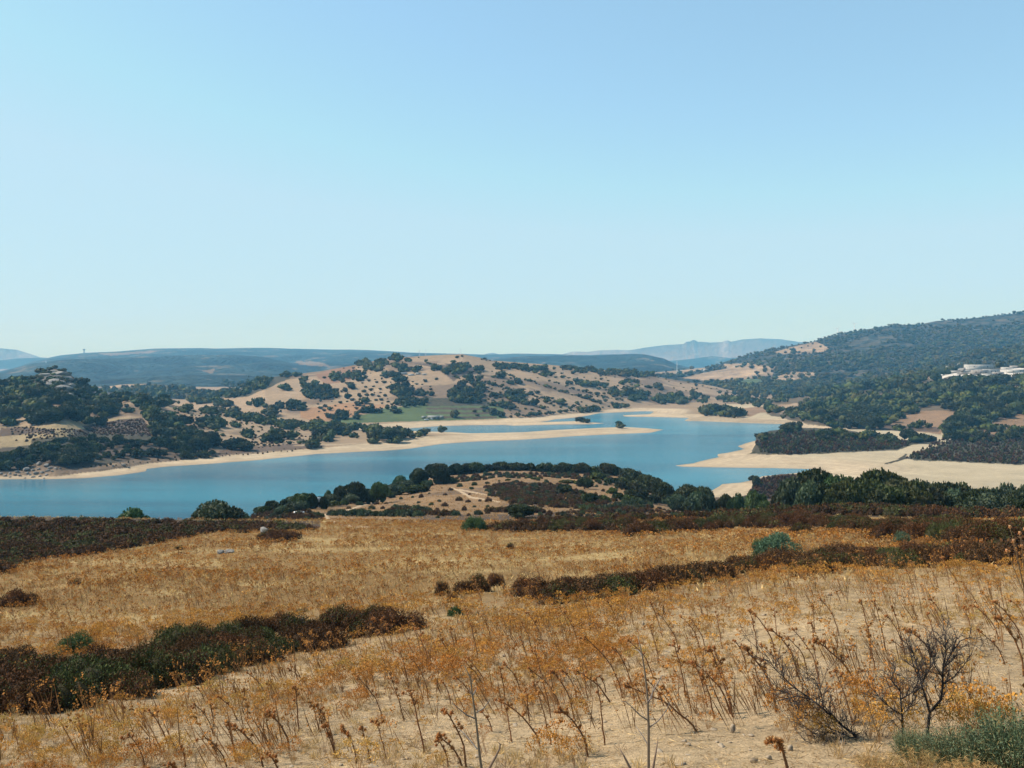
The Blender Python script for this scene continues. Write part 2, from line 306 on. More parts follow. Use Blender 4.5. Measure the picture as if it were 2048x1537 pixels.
# ------------------------------------------------------------------ mesh building
def mesh(name, v, f, mats, cols=None, smooth=False, mi=None):
    v = np.asarray(v, np.float32); f = np.asarray(f, np.int32); k = f.shape[1]
    me = bpy.data.meshes.new(name); me.vertices.add(len(v)); me.vertices.foreach_set('co', v.ravel())
    me.loops.add(len(f) * k); me.loops.foreach_set('vertex_index', f.ravel())
    me.polygons.add(len(f)); me.polygons.foreach_set('loop_start', np.arange(len(f), dtype=np.int32) * k)
    if smooth: me.polygons.foreach_set('use_smooth', np.ones(len(f), bool))
    for m in (mats if isinstance(mats, (list, tuple)) else [mats]): me.materials.append(m)
    if mi is not None: me.polygons.foreach_set('material_index', np.asarray(mi, np.int32))
    if cols is not None:
        c = np.ones((len(v), 4), np.float32); cc = np.asarray(cols); c[:, :cc.shape[1]] = cc
        a = me.attributes.new('Col', 'FLOAT_COLOR', 'POINT'); a.data.foreach_set('color', c.ravel())
    me.update(calc_edges=True); me.validate(); return me
def ob(name, me, parent=None, loc=(0, 0, 0), rz=0., sc=(1, 1, 1)):
    o = bpy.data.objects.new(name, me); COL.objects.link(o); o.location = loc; o.rotation_euler = (0, 0, rz); o.scale = sc
    if parent is not None: o.parent = parent
    return o
def tag(o, label=None, cat=None, group=None, kind=None):
    for k, v in (('label', label), ('category', cat), ('group', group), ('kind', kind)):
        if v: o[k] = v
    return o
class MB:
    def __init__(s): s.v = []; s.f = []; s.c = []; s.n = 0
    def add(s, v, f, c):
        v = np.asarray(v, float); f = np.asarray(f, int); c = np.asarray(c, float)
        if c.ndim == 1: c = np.repeat(c[None, :3], len(v), 0)
        s.v.append(v); s.f.append(f + s.n); s.c.append(c[:, :3]); s.n += len(v)
    def arr(s): return np.concatenate(s.v), np.concatenate(s.f), np.concatenate(s.c)
    def mesh(s, name, mat, smooth=False):
        v, f, c = s.arr(); return mesh(name, v, f, mat, c, smooth)
    def tube(s, pts, rad, c, n=6):
        pts = np.asarray(pts, float); rad = np.broadcast_to(rad, (len(pts),)); V = []
        for i, p in enumerate(pts):
            d = pts[min(i + 1, len(pts) - 1)] - pts[max(i - 1, 0)]; d = d / (np.linalg.norm(d) + 1e-9)
            a = np.cross(d, (0.3, 1, .1)); a /= np.linalg.norm(a) + 1e-9; b = np.cross(d, a)
            th = np.arange(n) * 2 * math.pi / n; V.append(p + rad[i] * (np.cos(th)[:, None] * a + np.sin(th)[:, None] * b))
        V = np.concatenate(V); f = []
        for i in range(len(pts) - 1):
            for k in range(n):
                a0 = i * n + k; a1 = i * n + (k + 1) % n; f += [(a0, a1, a1 + n), (a0, a1 + n, a0 + n)]
        m = len(V); V = np.vstack([V, pts[-1]]); f += [((len(pts) - 1) * n + k, (len(pts) - 1) * n + (k + 1) % n, m) for k in range(n)]
        s.add(V, f, c)
    def box(s, x0, x1, y0, y1, z0, z1, c=(1, 1, 1)):
        v = [(x, y, z) for z in (z0, z1) for x, y in ((x0, y0), (x1, y0), (x1, y1), (x0, y1))]
        q = [(3, 2, 1, 0), (4, 5, 6, 7), (0, 1, 5, 4), (1, 2, 6, 5), (2, 3, 7, 6), (3, 0, 4, 7)]
        s.add(v, [t for a, b, c_, d in q for t in ((a, b, c_), (a, c_, d))], c)
def ico(sub=1):
    t = (1 + 5 ** .5) / 2; v = [(-1,t,0),(1,t,0),(-1,-t,0),(1,-t,0),(0,-1,t),(0,1,t),(0,-1,-t),(0,1,-t),(t,0,-1),(t,0,1),(-t,0,-1),(-t,0,1)]
    v = [np.array(p) / np.linalg.norm(p) for p in v]
    f = [(0,11,5),(0,5,1),(0,1,7),(0,7,10),(0,10,11),(1,5,9),(5,11,4),(11,10,2),(10,7,6),(7,1,8),(3,9,4),(3,4,2),(3,2,6),(3,6,8),(3,8,9),(4,9,5),(2,4,11),(6,2,10),(8,6,7),(9,8,1)]
    for _ in range(sub):
        mid = {}; g = []
        def mp(a, b):
            k = (min(a, b), max(a, b))
            if k not in mid: p = v[a] + v[b]; v.append(p / np.linalg.norm(p)); mid[k] = len(v) - 1
            return mid[k]
        for a, b, c in f:
            ab, bc, ca = mp(a, b), mp(b, c), mp(c, a); g += [(a, ab, ca), (b, bc, ab), (c, ca, bc), (ab, bc, ca)]
        f = g
    return np.array(v), np.array(f)
ICO1 = ico(1); ICO2 = ico(2)
def cards(P, D, L, W, c, r):
    """leaf-like pointed quads (as 2 triangles) at P, direction D, length L, width W"""
    n = len(P); D = D / (np.linalg.norm(D, axis=1, keepdims=True) + 1e-9)
    Rn = r.normal(size=(n, 3)); Sd = np.cross(D, Rn); Sd /= np.linalg.norm(Sd, axis=1, keepdims=True) + 1e-9
    L = np.broadcast_to(L, (n,))[:, None]; W = np.broadcast_to(W, (n,))[:, None]
    a = P - D * L * .5; b = P + Sd * W * .5; d = P - Sd * W * .5; e = P + D * L * .5
    V = np.stack([a, b, e, d], 1).reshape(-1, 3); i = np.arange(n)[:, None] * 4
    Fc = np.concatenate([i + [0, 1, 2], i + [0, 2, 3]], 1).reshape(-1, 3)
    return V, Fc, np.repeat(c, 4, 0)
def tiled(proto, pos, rz, sc, tint):
    """many transformed copies of a prototype as one set of arrays"""
    v, f, c = proto; n = len(pos); cs = np.cos(rz)[:, None]; sn = np.sin(rz)[:, None]
    x = v[None, :, 0] * sc[:, 0:1]; y = v[None, :, 1] * sc[:, 1:2]; z = v[None, :, 2] * sc[:, 2:3]
    V = np.stack([x * cs - y * sn + pos[:, 0:1], x * sn + y * cs + pos[:, 1:2], z + pos[:, 2:3]], 2).reshape(-1, 3)
    Fc = (f[None] + (np.arange(n) * len(v))[:, None, None]).reshape(-1, 3)
    Cc = (c[None] * tint[:, None, :]).reshape(-1, 3); return V, Fc, Cc
def mass(name, protos, pos, rz, sc, tint, mat, pick=None, **tg):
    mb = MB(); pick = rng.integers(0, len(protos), len(pos)) if pick is None else pick
    for k, p in enumerate(protos):
        s = pick == k
        if s.any(): mb.add(*tiled(p, pos[s], rz[s], sc[s], tint[s]))
    o = ob(name, mb.mesh(name, mat)); tag(o, **tg); return o

# ------------------------------------------------------------------ colours of the land
TAN = np.array((.335, .238, .148)); SAND = np.array((.47, .36, .235)); BROWN = np.array((.075, .052, .037)); WOODF = np.array((.060, .052, .034))
STRAW = np.array((.46, .32, .14)); GREEN = np.array((.105, .138, .058)); ROCKC = np.array((.26, .235, .21)); SOIL = np.array((.53, .375, .215)); RUST = np.array((.215, .108, .036)); PATHC = np.array((.60, .43, .27))
col = np.empty((NR, NC, 4)); col[..., 3] = 0
n1 = fbm(GX, GY, 60, 5, 201)[..., None]; n2 = fbm(GX, GY, 14, 4, 202)[..., None]; n3 = fbm(GX, GY, 3, 4, 203)[..., None]; n4 = fbm(GX, GY, 350, 5, 204)[..., None]
def isin(*k):
    m = np.zeros((NR, NC), bool)
    for a in k: m |= GC == CI[a]
    return m
far = GY > 400
col[..., :3] = TAN * (1 + .12 * n1 + .08 * n2)
m = isin('near'); c_ = SOIL * (1 + .10 * n3) ; k = sstep(14, 40, GY)[..., None]
c_ = c_ * (1 - k) + k * (RUST * .66 + STRAW * .34) * (1 + .1 * n2) + k * (STRAW - RUST) * sstep(.0, .35, n3[..., 0] + .5 * n2[..., 0])[..., None] * .5
c_ = np.where((GY > 100)[..., None], (TAN * .55 + RUST * .35) * (1 + .2 * n2), c_)
col[m, :3] = c_[m]
m = isin('knoll'); c_ = (TAN * .45 + RUST * .55) * (1 + .25 * n3 + .25 * n2); kb = sstep(.02, .22, n2 * .7 + n1 * .4 + .3 * n3) * .75; c_ = c_ * (1 - kb) + BROWN * 1.5 * kb; col[m, :3] = c_[m]
m = isin('near') & (GY > 86) & ((GP < 640) | (GP > 1430)); col[m, :3] = (BROWN * 1.3 * (1 + .3 * n3))[m]
m = isin('base'); k = sstep(22, 60, GD)[..., None] * .28; ring = (np.sin(GD * .55 + 2.5 * n2[..., 0]) * .5 + np.sin(GD * 1.3 + 3 * n1[..., 0] + 2 * n2[..., 0]) * .5)[..., None]; c_ = SAND * (1 + .16 * n2 + .14 * n1 + .12 * n3 + .11 * ring * (GD < 50)[..., None]) * (1 - k) + np.array((.36, .34, .22)) * k
wet = sstep(7, 0, GD)[..., None] * .45; c_ = c_ * (1 - wet * .55)
c_ = np.where((GY > 1330)[..., None], TAN * .75 * (1 + .2 * n1), c_); k = (sstep(34, 50, GD) * (GP < 1450) * (GY > 450))[..., None]; c_ = c_ * (1 - k) + TAN * .9 * (1 + .2 * n2) * k; col[m, :3] = c_[m]
DENSE = {}
def paint(polys, c, comps=None, alpha=None, soft=None, var=.12):
    for P in polys:
        xs = [p[0] for p in P]; ys = [p[1] for p in P]
        jx = 2.5 * fbm(GP, GPY, 14, 3, 300); jy = 1.5 * fbm(GP, GPY, 10, 3, 301)
        m = inpoly(GP + jx, GPY + jy, P)
        if comps: m &= isin(*comps)
        col[m, :3] = (c * (1 + var * n1 + var * n2))[m]
        if alpha is not None: col[m, 3] = alpha
col[isin('farmhill', 'oakhill'), 3] = .13
m = isin('woodslope'); col[m, :3] = (WOODF * .6 + TAN * .25)[None]; col[m, :3] *= (1 + .25 * n1)[m]
m = isin('woodshoulder'); col[m, :3] = WOODF * 1.1; col[m, 3] = .55
m = isin('peninsula'); c_ = (BROWN * .8 + GREEN * .15) * (1 + .3 * n2 + .3 * n3); col[m, :3] = c_[m]; col[m, 3] = .5
m = isin('heath'); c_ = (BROWN * .8 + GREEN * .12) * (1 + .3 * n2 + .3 * n3); col[m, :3] = c_[m]; col[m, 3] = .35
m = isin('spur'); c_ = BROWN * 1.1 * (1 + .3 * n3); col[m, :3] = c_[m]
m = isin('point'); col[m, :3] = SAND * .82
m = isin('lowridge'); c_ = WOODF * 1.7 * (1 + .3 * n1); col[m, :3] = c_[m]; col[m, 3] = .5
m = isin('bigmountain'); bare = .6 * sstep(.22, .42, n4[..., 0] * .4 + n1[..., 0] * .6 + .15 * sstep(2900, 2400, GY) - .1)[..., None]
c_ = (WOODF * 1.25 * (1 + .5 * n1)) * (1 - bare) + TAN * .6 * bare; col[m, :3] = c_[m]; col[m, 3] = (.78 - .6 * bare[..., 0])[m]
m = isin('blueridge', 'backridge', 'midbump'); bare = .7 * sstep(.38, .52, n4[..., 0] * .45 + n1[..., 0] * .55)[..., None]
n5 = fbm(GX, GY, 110, 4, 206)[..., None]; b5 = .7 * sstep(.36, .48, n5 + .2 * n4); bare = np.clip(bare + .55 * b5, 0, 1); c_ = np.array((.026, .040, .036)) * np.clip(1 + 1.3 * n1 + .9 * n5, .25, 3) * (1 - bare) + TAN * .75 * bare; col[m, :3] = c_[m]; col[m, 3] = (.75 - .7 * bare[..., 0])[m]
m = isin('palemountain'); bare = sstep(.0, .4, n4[..., 0])[..., None]; c_ = (WOODF * 1.6) * (1 - bare) + ROCKC * .9 * bare; col[m, :3] = c_[m]
paint([z3((1440,817),(1500,780),(1640,738),(1680,715),(1800,700),(2048,690),(2400,680),(2400,870),(2048,848),(1700,832),(1500,825)), z3((700,792),(660,700),(700,675),(800,655),(1100,660),(1400,718),(1590,720),(1640,738),(1480,745),(1400,772),(850,797))],
      BROWN * .75 + GREEN * .15, ['base', 'heath', 'peninsula', 'woodslope'], .5, var=.3)
# oak hill
paint([z1((0,735),(200,745),(480,700),(700,690),(830,690),(560,770),(200,850),(0,870))], np.array((.31, .235, .13)), ['oakhill'], .14)
paint([z1((480,740),(700,700),(830,690),(890,760),(880,800),(620,790),(560,780)), z1((0,750),(120,745),(330,760),(300,790),(200,780),(0,800)), z1((420,760),(560,750),(620,800),(450,810))], BROWN * 1.5, ['oakhill'], .2)
paint([z1((940,630),(1100,670),(1160,800),(1060,720)), ], TAN * np.array((.92, .85, .85)), ['oakhill'])
for P in (z1((0,470),(230,390),(420,400),(560,500),(640,550),(680,600),(680,660),(600,680),(500,600),(300,610),(290,670),(0,660)),
          z1((640,550),(740,530),(880,560),(940,600),(920,660),(880,720),(840,690),(850,640),(760,590),(690,600)),
          z1((850,640),(940,600),(940,660),(1040,670),(1080,720),(1150,800),(1170,850),(1000,880),(900,780),(880,700)),
          z1((0,870),(180,850),(190,810),(420,800),(480,770),(700,790),(900,790),(1160,830),(1200,900),(1300,905),(1180,930),(960,930),(880,920),(760,940),(600,970),(480,980),(360,1000),(240,960),(130,1000),(0,1020))):
    paint([P], WOODF * 1.3, ['oakhill'])
paint([[(75,748),(88,738),(120,734),(140,745),(152,765),(140,792),(110,790),(95,775)]], ROCKC * .55 + WOODF * .4, ['oakhill'])
paint([z1((1280,880),(1500,855),(1800,840),(1950,840),(1850,870),(1500,890),(1280,910))], BROWN * 2.0, ['oakhill'], .3)
# farm hill
for k_, (lo_, hi_) in {'farmhill': (.08, .26), 'oakhill': (.10, .3)}.items():
    m = isin(k_); kb = (sstep(lo_, hi_, fbm(GX, GY, 75, 5, 610)) * .62)[..., None]; c_ = col[..., :3] * (1 - kb) + BROWN * 1.7 * kb; col[m, :3] = c_[m]
paint([z2((180,715),(560,630),(740,600),(1180,600),(1210,700),(700,715),(400,730),(250,730)), z2((440,640),(740,620),(700,720),(500,720))], GREEN * .95, ['farmhill'], 0, var=.08)
for y in (630, 655, 680): paint([z2((740,y),(1150,y + 4),(1150,y + 16),(740,y + 12))], BROWN * 1.2, ['farmhill'], .3)
paint([z2((740,570),(1180,580),(1180,622),(740,622))], WOODF * 1.3, ['farmhill'], .55)
paint([z2((90,440),(200,400),(330,390),(300,470),(150,500))], TAN * np.array((.75, .62, .62)), ['farmhill'], .25)
paint([z2((0,640),(300,600),(520,620),(300,690),(100,712),(0,690))], TAN * np.array((1.0, .80, .66)), ['farmhill'])
paint([z2((660,370),(850,380),(960,430),(900,480),(800,400)), z2((850,370),(1000,390),(1060,430),(900,440))], BROWN * 1.6, ['farmhill'], .45)
paint([z2((1100,500),(1250,530),(1340,620),(1290,660),(1100,600))], TAN * .62, ['farmhill'], .3)
paint([z1((1100,590),(1250,540),(1450,470),(1520,425),(1660,430),(1700,460),(1560,520),(1440,570),(1250,575))], WOODF * 1.3, ['farmhill'], .6)
paint([z2((380,565),(520,480),(530,487),(400,572))], TAN * 1.2, ['farmhill'])
# wood slope clearings and quarry scar
CLEAR = [z3((1500,570),(1640,570),(1780,595),(1640,640),(1620,690),(1340,660),(1360,630)), z3((1010,440),(1170,405),(1225,415),(1120,445)), z3((560,560),(700,550),(880,530),(905,545),(800,585),(690,580),(640,600)),
         z3((1750,690),(1850,640),(2048,580),(2048,650),(1900,690)), z3((1930,430),(2048,450),(2048,470),(1950,450)), z3((1680,480),(1720,490),(1700,505)), z3((1390,455),(1420,465),(1380,475))]
paint(CLEAR, TAN * np.array((.78, .70, .66)), ['woodslope', 'point', 'base', 'heath'], .22)
paint([z3((750,560),(880,530),(905,545),(800,585))], TAN, None)
paint([z3((1340,640),(1620,655),(1610,680),(1300,670))], BROWN * 1.5, ['woodslope'], .3)
paint([[(1822,756),(1835,743),(1862,744),(1866,752),(1850,762),(1830,762)]], np.array((.62, .40, .22)), None)
paint([[(1858,752),(1950,742),(2048,736),(2048,752),(1990,756),(1900,752),(1875,762)]], np.array((.62, .56, .48)), ['woodslope'])
# valley fields on the big mountain's foot
FIELDS = [z3((760,270),(850,245),(980,215),(1050,250),(1000,275),(890,280),(770,275)), z3((130,370),(300,355),(440,335),(440,350),(330,375),(150,385)),
          z3((290,400),(400,375),(640,330),(770,345),(750,395),(600,410),(400,415)), z3((730,410),(850,370),(980,375),(970,400),(830,425),(740,425)), z3((500,330),(640,325),(620,345),(520,350))]
paint(FIELDS, TAN * .95, ['bigmountain', 'woodslope', 'base'], .18)
paint([z3((560,435),(620,408),(700,410),(700,430),(600,450))], GREEN * 1.1, ['bigmountain', 'woodslope', 'base'], 0)
paint([[(400,742),(430,738),(425,748)], [(590,722),(640,724),(665,735),(600,730)], [(200,708),(330,700),(300,706),(210,712)]], TAN * .55, ['blueridge'], 0)
paint([[(205,772),(290,765),(300,769),(215,778)]], TAN * 1.05, ['lowridge'], 0)
# knoll and the flat before it
paint([z2((1080,1090),(1250,1060),(1500,1080),(1700,1130),(1850,1180),(1700,1230),(1250,1195),(1130,1140)), z2((540,1250),(1500,1260),(2040,1235),(2040,1300),(1400,1300),(700,1290))], BROWN * 1.5, ['knoll', 'near'])
paint([z2((1400,1250),(2048,1200),(2048,1340),(1400,1340))], BROWN * 1.4, ['knoll', 'near'])
PATHS = [[(646,1028),(650,1027),(660,1038),(676,1045),(700,1050),(738,1054),(738,1057),(696,1053),(670,1048),(654,1041)], [(690,1021),(715,1012.5),(760,1000.5),(762,1002.5),(716,1015.5),(694,1023)],
         z2((880,1096),(930,1110),(1000,1150),(1170,1180),(1170,1187),(990,1160),(925,1120),(880,1104)), z2((930,1106),(1100,1140),(1098,1146),(930,1116))]
pathm = np.zeros((NR, NC), bool)
for P in PATHS:
    mm = inpoly(GP, GPY, P) & (GY < 420) & isin('near', 'knoll'); pathm |= mm
col[pathm, :3] = (PATHC * .8 * (1 + .1 * n3))[pathm]; col[pathm, 3] = 0
# bare soil around the foreground
scr = [[(0,1038),(400,1034),(620,1046),(650,1058),(560,1060),(400,1064),(330,1078),(250,1092),(150,1107),(60,1122),(0,1142)]]
col[..., :3] = np.clip(col[..., :3] * .78, .01, .85)

# split the sheet into ground, beach, hills, mountains, path
V = np.stack([GX, GY, GE + CAMZ], 2).reshape(-1, 3); CC = col.reshape(-1, 4)
idx = np.arange(NR * NC).reshape(NR, NC)
Q = np.stack([idx[:-1, :-1], idx[:-1, 1:], idx[1:, 1:], idx[1:, :-1]], 2).reshape(-1, 4)
g = GC[:-1, :-1]; yy = GY[:-1, :-1]
cls = np.where(np.isin(g, [CI['near'], CI['knoll'], CI['spur']]), 0, np.where((g == 0) & (yy < 1330), 1, np.where((yy < 3300) & ~np.isin(g, [CI['blueridge'], CI['backridge'], CI['midbump'], CI['palemountain'], CI['bigmountain']]), 2, 3)))
cls = np.where(pathm[:-1, :-1], 4, cls)
cls = np.where((g == 0) & (yy < 1330) & (GE[:-1, :-1] < -61.5), 1, cls).ravel()
for k, (nm, mt) in enumerate((('ground', 'soil'), ('beach', 'sand'), ('hills', 'hill'), ('mountains', 'mount'), ('path', 'soil'))):
    q = Q[cls == k]; u, inv = np.unique(q, return_inverse=True)
    o = ob(nm, mesh(nm, V[u], inv.reshape(q.shape), M[mt], CC[u], True)); tag(o, kind='structure')
# ground under and behind the viewer
xx = np.linspace(-60, 60, 121); yb = np.linspace(-60, 2.03, 63); BX, BY = np.meshgrid(xx, yb); BE = land(BX, np.maximum(BY, 1.5)) - .004 - np.minimum(BY - 1.5, 0) * .02
ii = np.arange(BX.size).reshape(BX.shape); q = np.stack([ii[:-1, :-1], ii[:-1, 1:], ii[1:, 1:], ii[1:, :-1]], 2).reshape(-1, 4)
tag(ob('ground', mesh('ground', np.stack([BX, BY, BE + CAMZ], 2).reshape(-1, 3), q, M['soil'], np.repeat(SOIL[None], BX.size, 0), True)), kind='structure')
tag(ob('water', mesh('water', [(-2400, 200, 0), (2400, 200, 0), (2400, 1450, 0), (-2400, 1450, 0)], [(0, 1, 2, 3)], M['water'])), kind='structure')

# ------------------------------------------------------------------ vegetation prototypes (unit: half-width 1, height 1)
def crown(seed, nl, per, ls, greens, core=True, low=.03, flat=.62):
    r = np.random.default_rng(seed); mb = MB(); L = []
    for i in range(nl):
        if i == 0: c = np.array((0, 0, .58)); q = np.array((.62, .62, .34))
        else:
            a = i * 2.4 + r.uniform(-.4, .4); rr = r.uniform(.38, .66); c = np.array((math.cos(a) * rr, math.sin(a) * rr, r.uniform(low + .24, .78 - .22 * rr)))
            s = r.uniform(.30, .46); q = np.array((s, s, s * flat * r.uniform(.85, 1.2)))
        L.append((c, q))
    g = np.array(greens)
    for c, q in L:
        base = g[r.integers(len(g))] * r.uniform(.8, 1.2)
        d = r.normal(size=(per, 3)); d[:, 2] = np.abs(d[:, 2]) * 1.15 - .35 * r.random(per); d /= np.linalg.norm(d, axis=1, keepdims=True)
        P = c + d * q * (r.uniform(.80, 1.12, (per, 1)))
        D = d / q + r.normal(size=(per, 3)) * 1.6; cc = base * r.uniform(.7, 1.35, (per, 1)) * np.array((1, 1, 1))
        D = D * np.array((1, 1, .6))
        s = ls * r.uniform(.6, 1.4, per); V_, F_, C_ = cards(P, D, s * 1.3, s, cc, r)
        mb.add(V_, F_, C_)
        if core:
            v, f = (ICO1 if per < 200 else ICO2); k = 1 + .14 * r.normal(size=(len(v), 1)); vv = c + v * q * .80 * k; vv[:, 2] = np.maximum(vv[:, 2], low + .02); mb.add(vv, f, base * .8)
    return mb.arr()
def trunk(seed, h=.55):
    r = np.random.default_rng(seed + 500); mb = MB(); c = np.array((.10, .085, .07))
    mb.tube([(0, 0, -.12), (.02, 0, .1), (.0, .03, .25), (.03, 0, h)], [.10, .075, .06, .03], c, 7)
    for k in range(4):
        a = k * 1.6 + r.uniform(0, .8); z = r.uniform(.15, .28)
        mb.tube([(0, .01, z), (.22 * math.cos(a), .22 * math.sin(a), z + .14), (.5 * math.cos(a), .5 * math.sin(a), z + .3)], [.05, .035, .014], c, 5)
    return mb.arr()
G_OAK = [(.034, .043, .012), (.026, .036, .011), (.046, .055, .014), (.039, .042, .015)]
G_BRI = [(.055, .090, .022), (.045, .078, .022)]
G_OLV = [(.050, .068, .032), (.045, .058, .030)]
LOD_HI = [crown(s, 11, 420, .085, G_OAK) for s in (1, 2, 3, 4, 5)]
LOD_BR = [crown(s, 9, 420, .075, G_BRI) for s in (6, 7)]
LOD_OL = [crown(s, 9, 420, .075, G_OLV) for s in (8, 9)]
LOD_MID = [crown(s, 8, 90, .17, G_OAK) for s in (11, 12, 13, 14)]
LOD_LO = [crown(s, 4, 12, .40, G_OAK, True, .02, .7) for s in (21, 22, 23, 24)]
# thin out the cores of the low version
def lowcrown(seed, n=26):
    r = np.random.default_rng(seed); mb = MB(); v, f = ICO1; k = 1 + .20 * r.normal(size=(len(v), 1)); vv = v * k * np.array((.86 * r.uniform(.7, 1.1), .86 * r.uniform(.7, 1.1), .42)); vv[:, 2] += .5; vv[:, 0] += .15 * vv[:, 2] * r.normal(); vv[:, 2] = np.maximum(vv[:, 2], .02)
    g = np.array(G_OAK[seed % 4]); mb.add(vv, f, g)
    d = r.normal(size=(n, 3)); d[:, 2] = np.abs(d[:, 2]); d /= np.linalg.norm(d, axis=1, keepdims=True)
    P = d * np.array((.88, .88, .44)) * r.uniform(.85, 1.1, (n, 1)); P[:, 2] += .5
    V_, F_, C_ = cards(P, d + r.normal(size=(n, 3)), .5 * r.uniform(.6, 1.3, n), .38 * r.uniform(.6, 1.3, n), g * r.uniform(.7, 1.4, (n, 1)), r); mb.add(V_, F_, C_)
    return mb.arr()
LOD_LO = [lowcrown(s) for s in range(31, 37)]
def shrubp(seed, n, greens, tops, L=.16, W=.03, core=True, lobes=5):
    r = np.random.default_rng(seed); mb = MB(); g = np.array(greens); tp = np.array(tops)
    for k in range(lobes):
        a = k * 2.5 + r.uniform(-.3, .3); rr = 0 if k == 0 else r.uniform(.35, .6); c = np.array((rr * math.cos(a), rr * math.sin(a), 0)); q = np.array((.55, .55, r.uniform(.68, .95))) if k else np.array((.6, .6, .95))
        m = n // lobes; d = r.normal(size=(m, 3)); d[:, 2] = np.abs(d[:, 2]) + .15; d /= np.linalg.norm(d, axis=1, keepdims=True)
        u = r.uniform(.72, 1.04, (m, 1)); P = c + d * q * u
        D = d * np.array((.8, .8, 1)) + np.array((0, 0, .35)) + r.normal(size=(m, 3)) * .8
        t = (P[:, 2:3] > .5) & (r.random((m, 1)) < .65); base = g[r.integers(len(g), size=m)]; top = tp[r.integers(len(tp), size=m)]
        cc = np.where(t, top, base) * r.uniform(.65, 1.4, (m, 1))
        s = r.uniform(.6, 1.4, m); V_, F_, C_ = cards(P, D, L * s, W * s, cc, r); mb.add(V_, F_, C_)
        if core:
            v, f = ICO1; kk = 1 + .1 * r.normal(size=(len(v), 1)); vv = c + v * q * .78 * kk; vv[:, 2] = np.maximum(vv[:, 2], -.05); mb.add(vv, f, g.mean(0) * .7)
    return mb.arr()
B1 = [(.060, .032, .016), (.048, .028, .015)]; B2 = [(.045, .046, .018), (.06, .040, .02)]
TOPB = [(.130, .058, .024), (.095, .048, .020)]; TOPG = [(.075, .080, .024), (.06, .07, .022)]
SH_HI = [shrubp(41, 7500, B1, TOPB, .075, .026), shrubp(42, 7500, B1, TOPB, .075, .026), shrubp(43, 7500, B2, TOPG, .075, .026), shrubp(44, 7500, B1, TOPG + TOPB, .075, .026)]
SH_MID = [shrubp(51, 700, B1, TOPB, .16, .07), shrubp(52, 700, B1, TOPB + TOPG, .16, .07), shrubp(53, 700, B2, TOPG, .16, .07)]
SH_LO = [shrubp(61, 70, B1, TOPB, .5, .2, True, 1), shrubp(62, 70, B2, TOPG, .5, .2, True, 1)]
GR_HI = [shrubp(71, 5200, [(.055, .085, .05)], [(.10, .15, .085)], .12, .03), shrubp(72, 5200, [(.045, .075, .03)], [(.07, .11, .04)], .12, .03)]
GR_MID = [shrubp(73, 700, [(.045, .062, .03)], [(.065, .085, .038)], .25, .08), shrubp(74, 700, [(.05, .06, .035)], [(.07, .08, .045)], .25, .08)]

me_cache = {}
def pm(key, proto, mat):
    if key not in me_cache: me_cache[key] = mesh(key.split('#')[0], *proto[:2], mat, proto[2])
    return me_cache[key]

# ------------------------------------------------------------------ trees: collect (X, Y, z, height, half-width, kind, region, order)
TREES = []
def add_tree(X, Y, z, h, hw, kind='oak', region='', px=0, py=0):
    if Y > 450: f_ = math.exp(rng.normal() * .24); h *= f_; hw *= f_ * math.exp(rng.normal() * .12)
    TREES.append(dict(X=X, Y=Y, z=z, h=h, hw=hw, kind=kind, reg=region, px=px, py=py, s=h * F / Y))
def t_at(px, pytop, hwpx, Y, kind='oak', region='', minh=2.2, maxh=10., cap=1.75):
    hwpx = hwpx * (1.32 if region in ('biggrove', 'knollcrest') else 1.12)
    """tree of known distance: centre column, photo row of its top, half-width in photo pixels"""
    X = (px - CX) / F * Y; z = zat(X, Y); top = CAMZ + (HY - pytop) * Y / F; h = min(max(top - z, minh), maxh, (2.4 if region == 'rightgrove' else cap) * hwpx * Y / F + 1.2); up = max(0, min(top - z - h, 1.5)) if region == 'biggrove' else 0; add_tree(X, Y, z - (1.0 if region == 'knollcrest' else .3), h + (.8 if region == 'knollcrest' else 0), hwpx * Y / F, kind, region, px, pytop); TREES[-1]['up'] = up
def t_ell(lst, conv, region, hm=(4, 7), ymin=300, aspect=.75, kind='oak', comps=None):
    for cx, cy, rx, ry, n in lst:
        n = n if n < 3 else int(n * 1.45)
        (px, py), = conv((cx, cy)); (p2, q2), = conv((cx + rx, cy + ry)); sx = p2 - px; sy = q2 - py
        for k in range(n):
            a = rng.random() * 6.283; q = math.sqrt(rng.random()) if n > 1 else 0; x = px + sx * q * math.cos(a); y = py + sy * q * math.sin(a) + 3
            X, Y, z, ok, cid = hit([x], [y], ymin)
            if not ok[0] or z[0] < .6: continue
            h = rng.uniform(*hm); add_tree(X[0], Y[0], z[0] - .2, h, h * aspect * rng.uniform(.75, 1.15), kind, region, x, y)
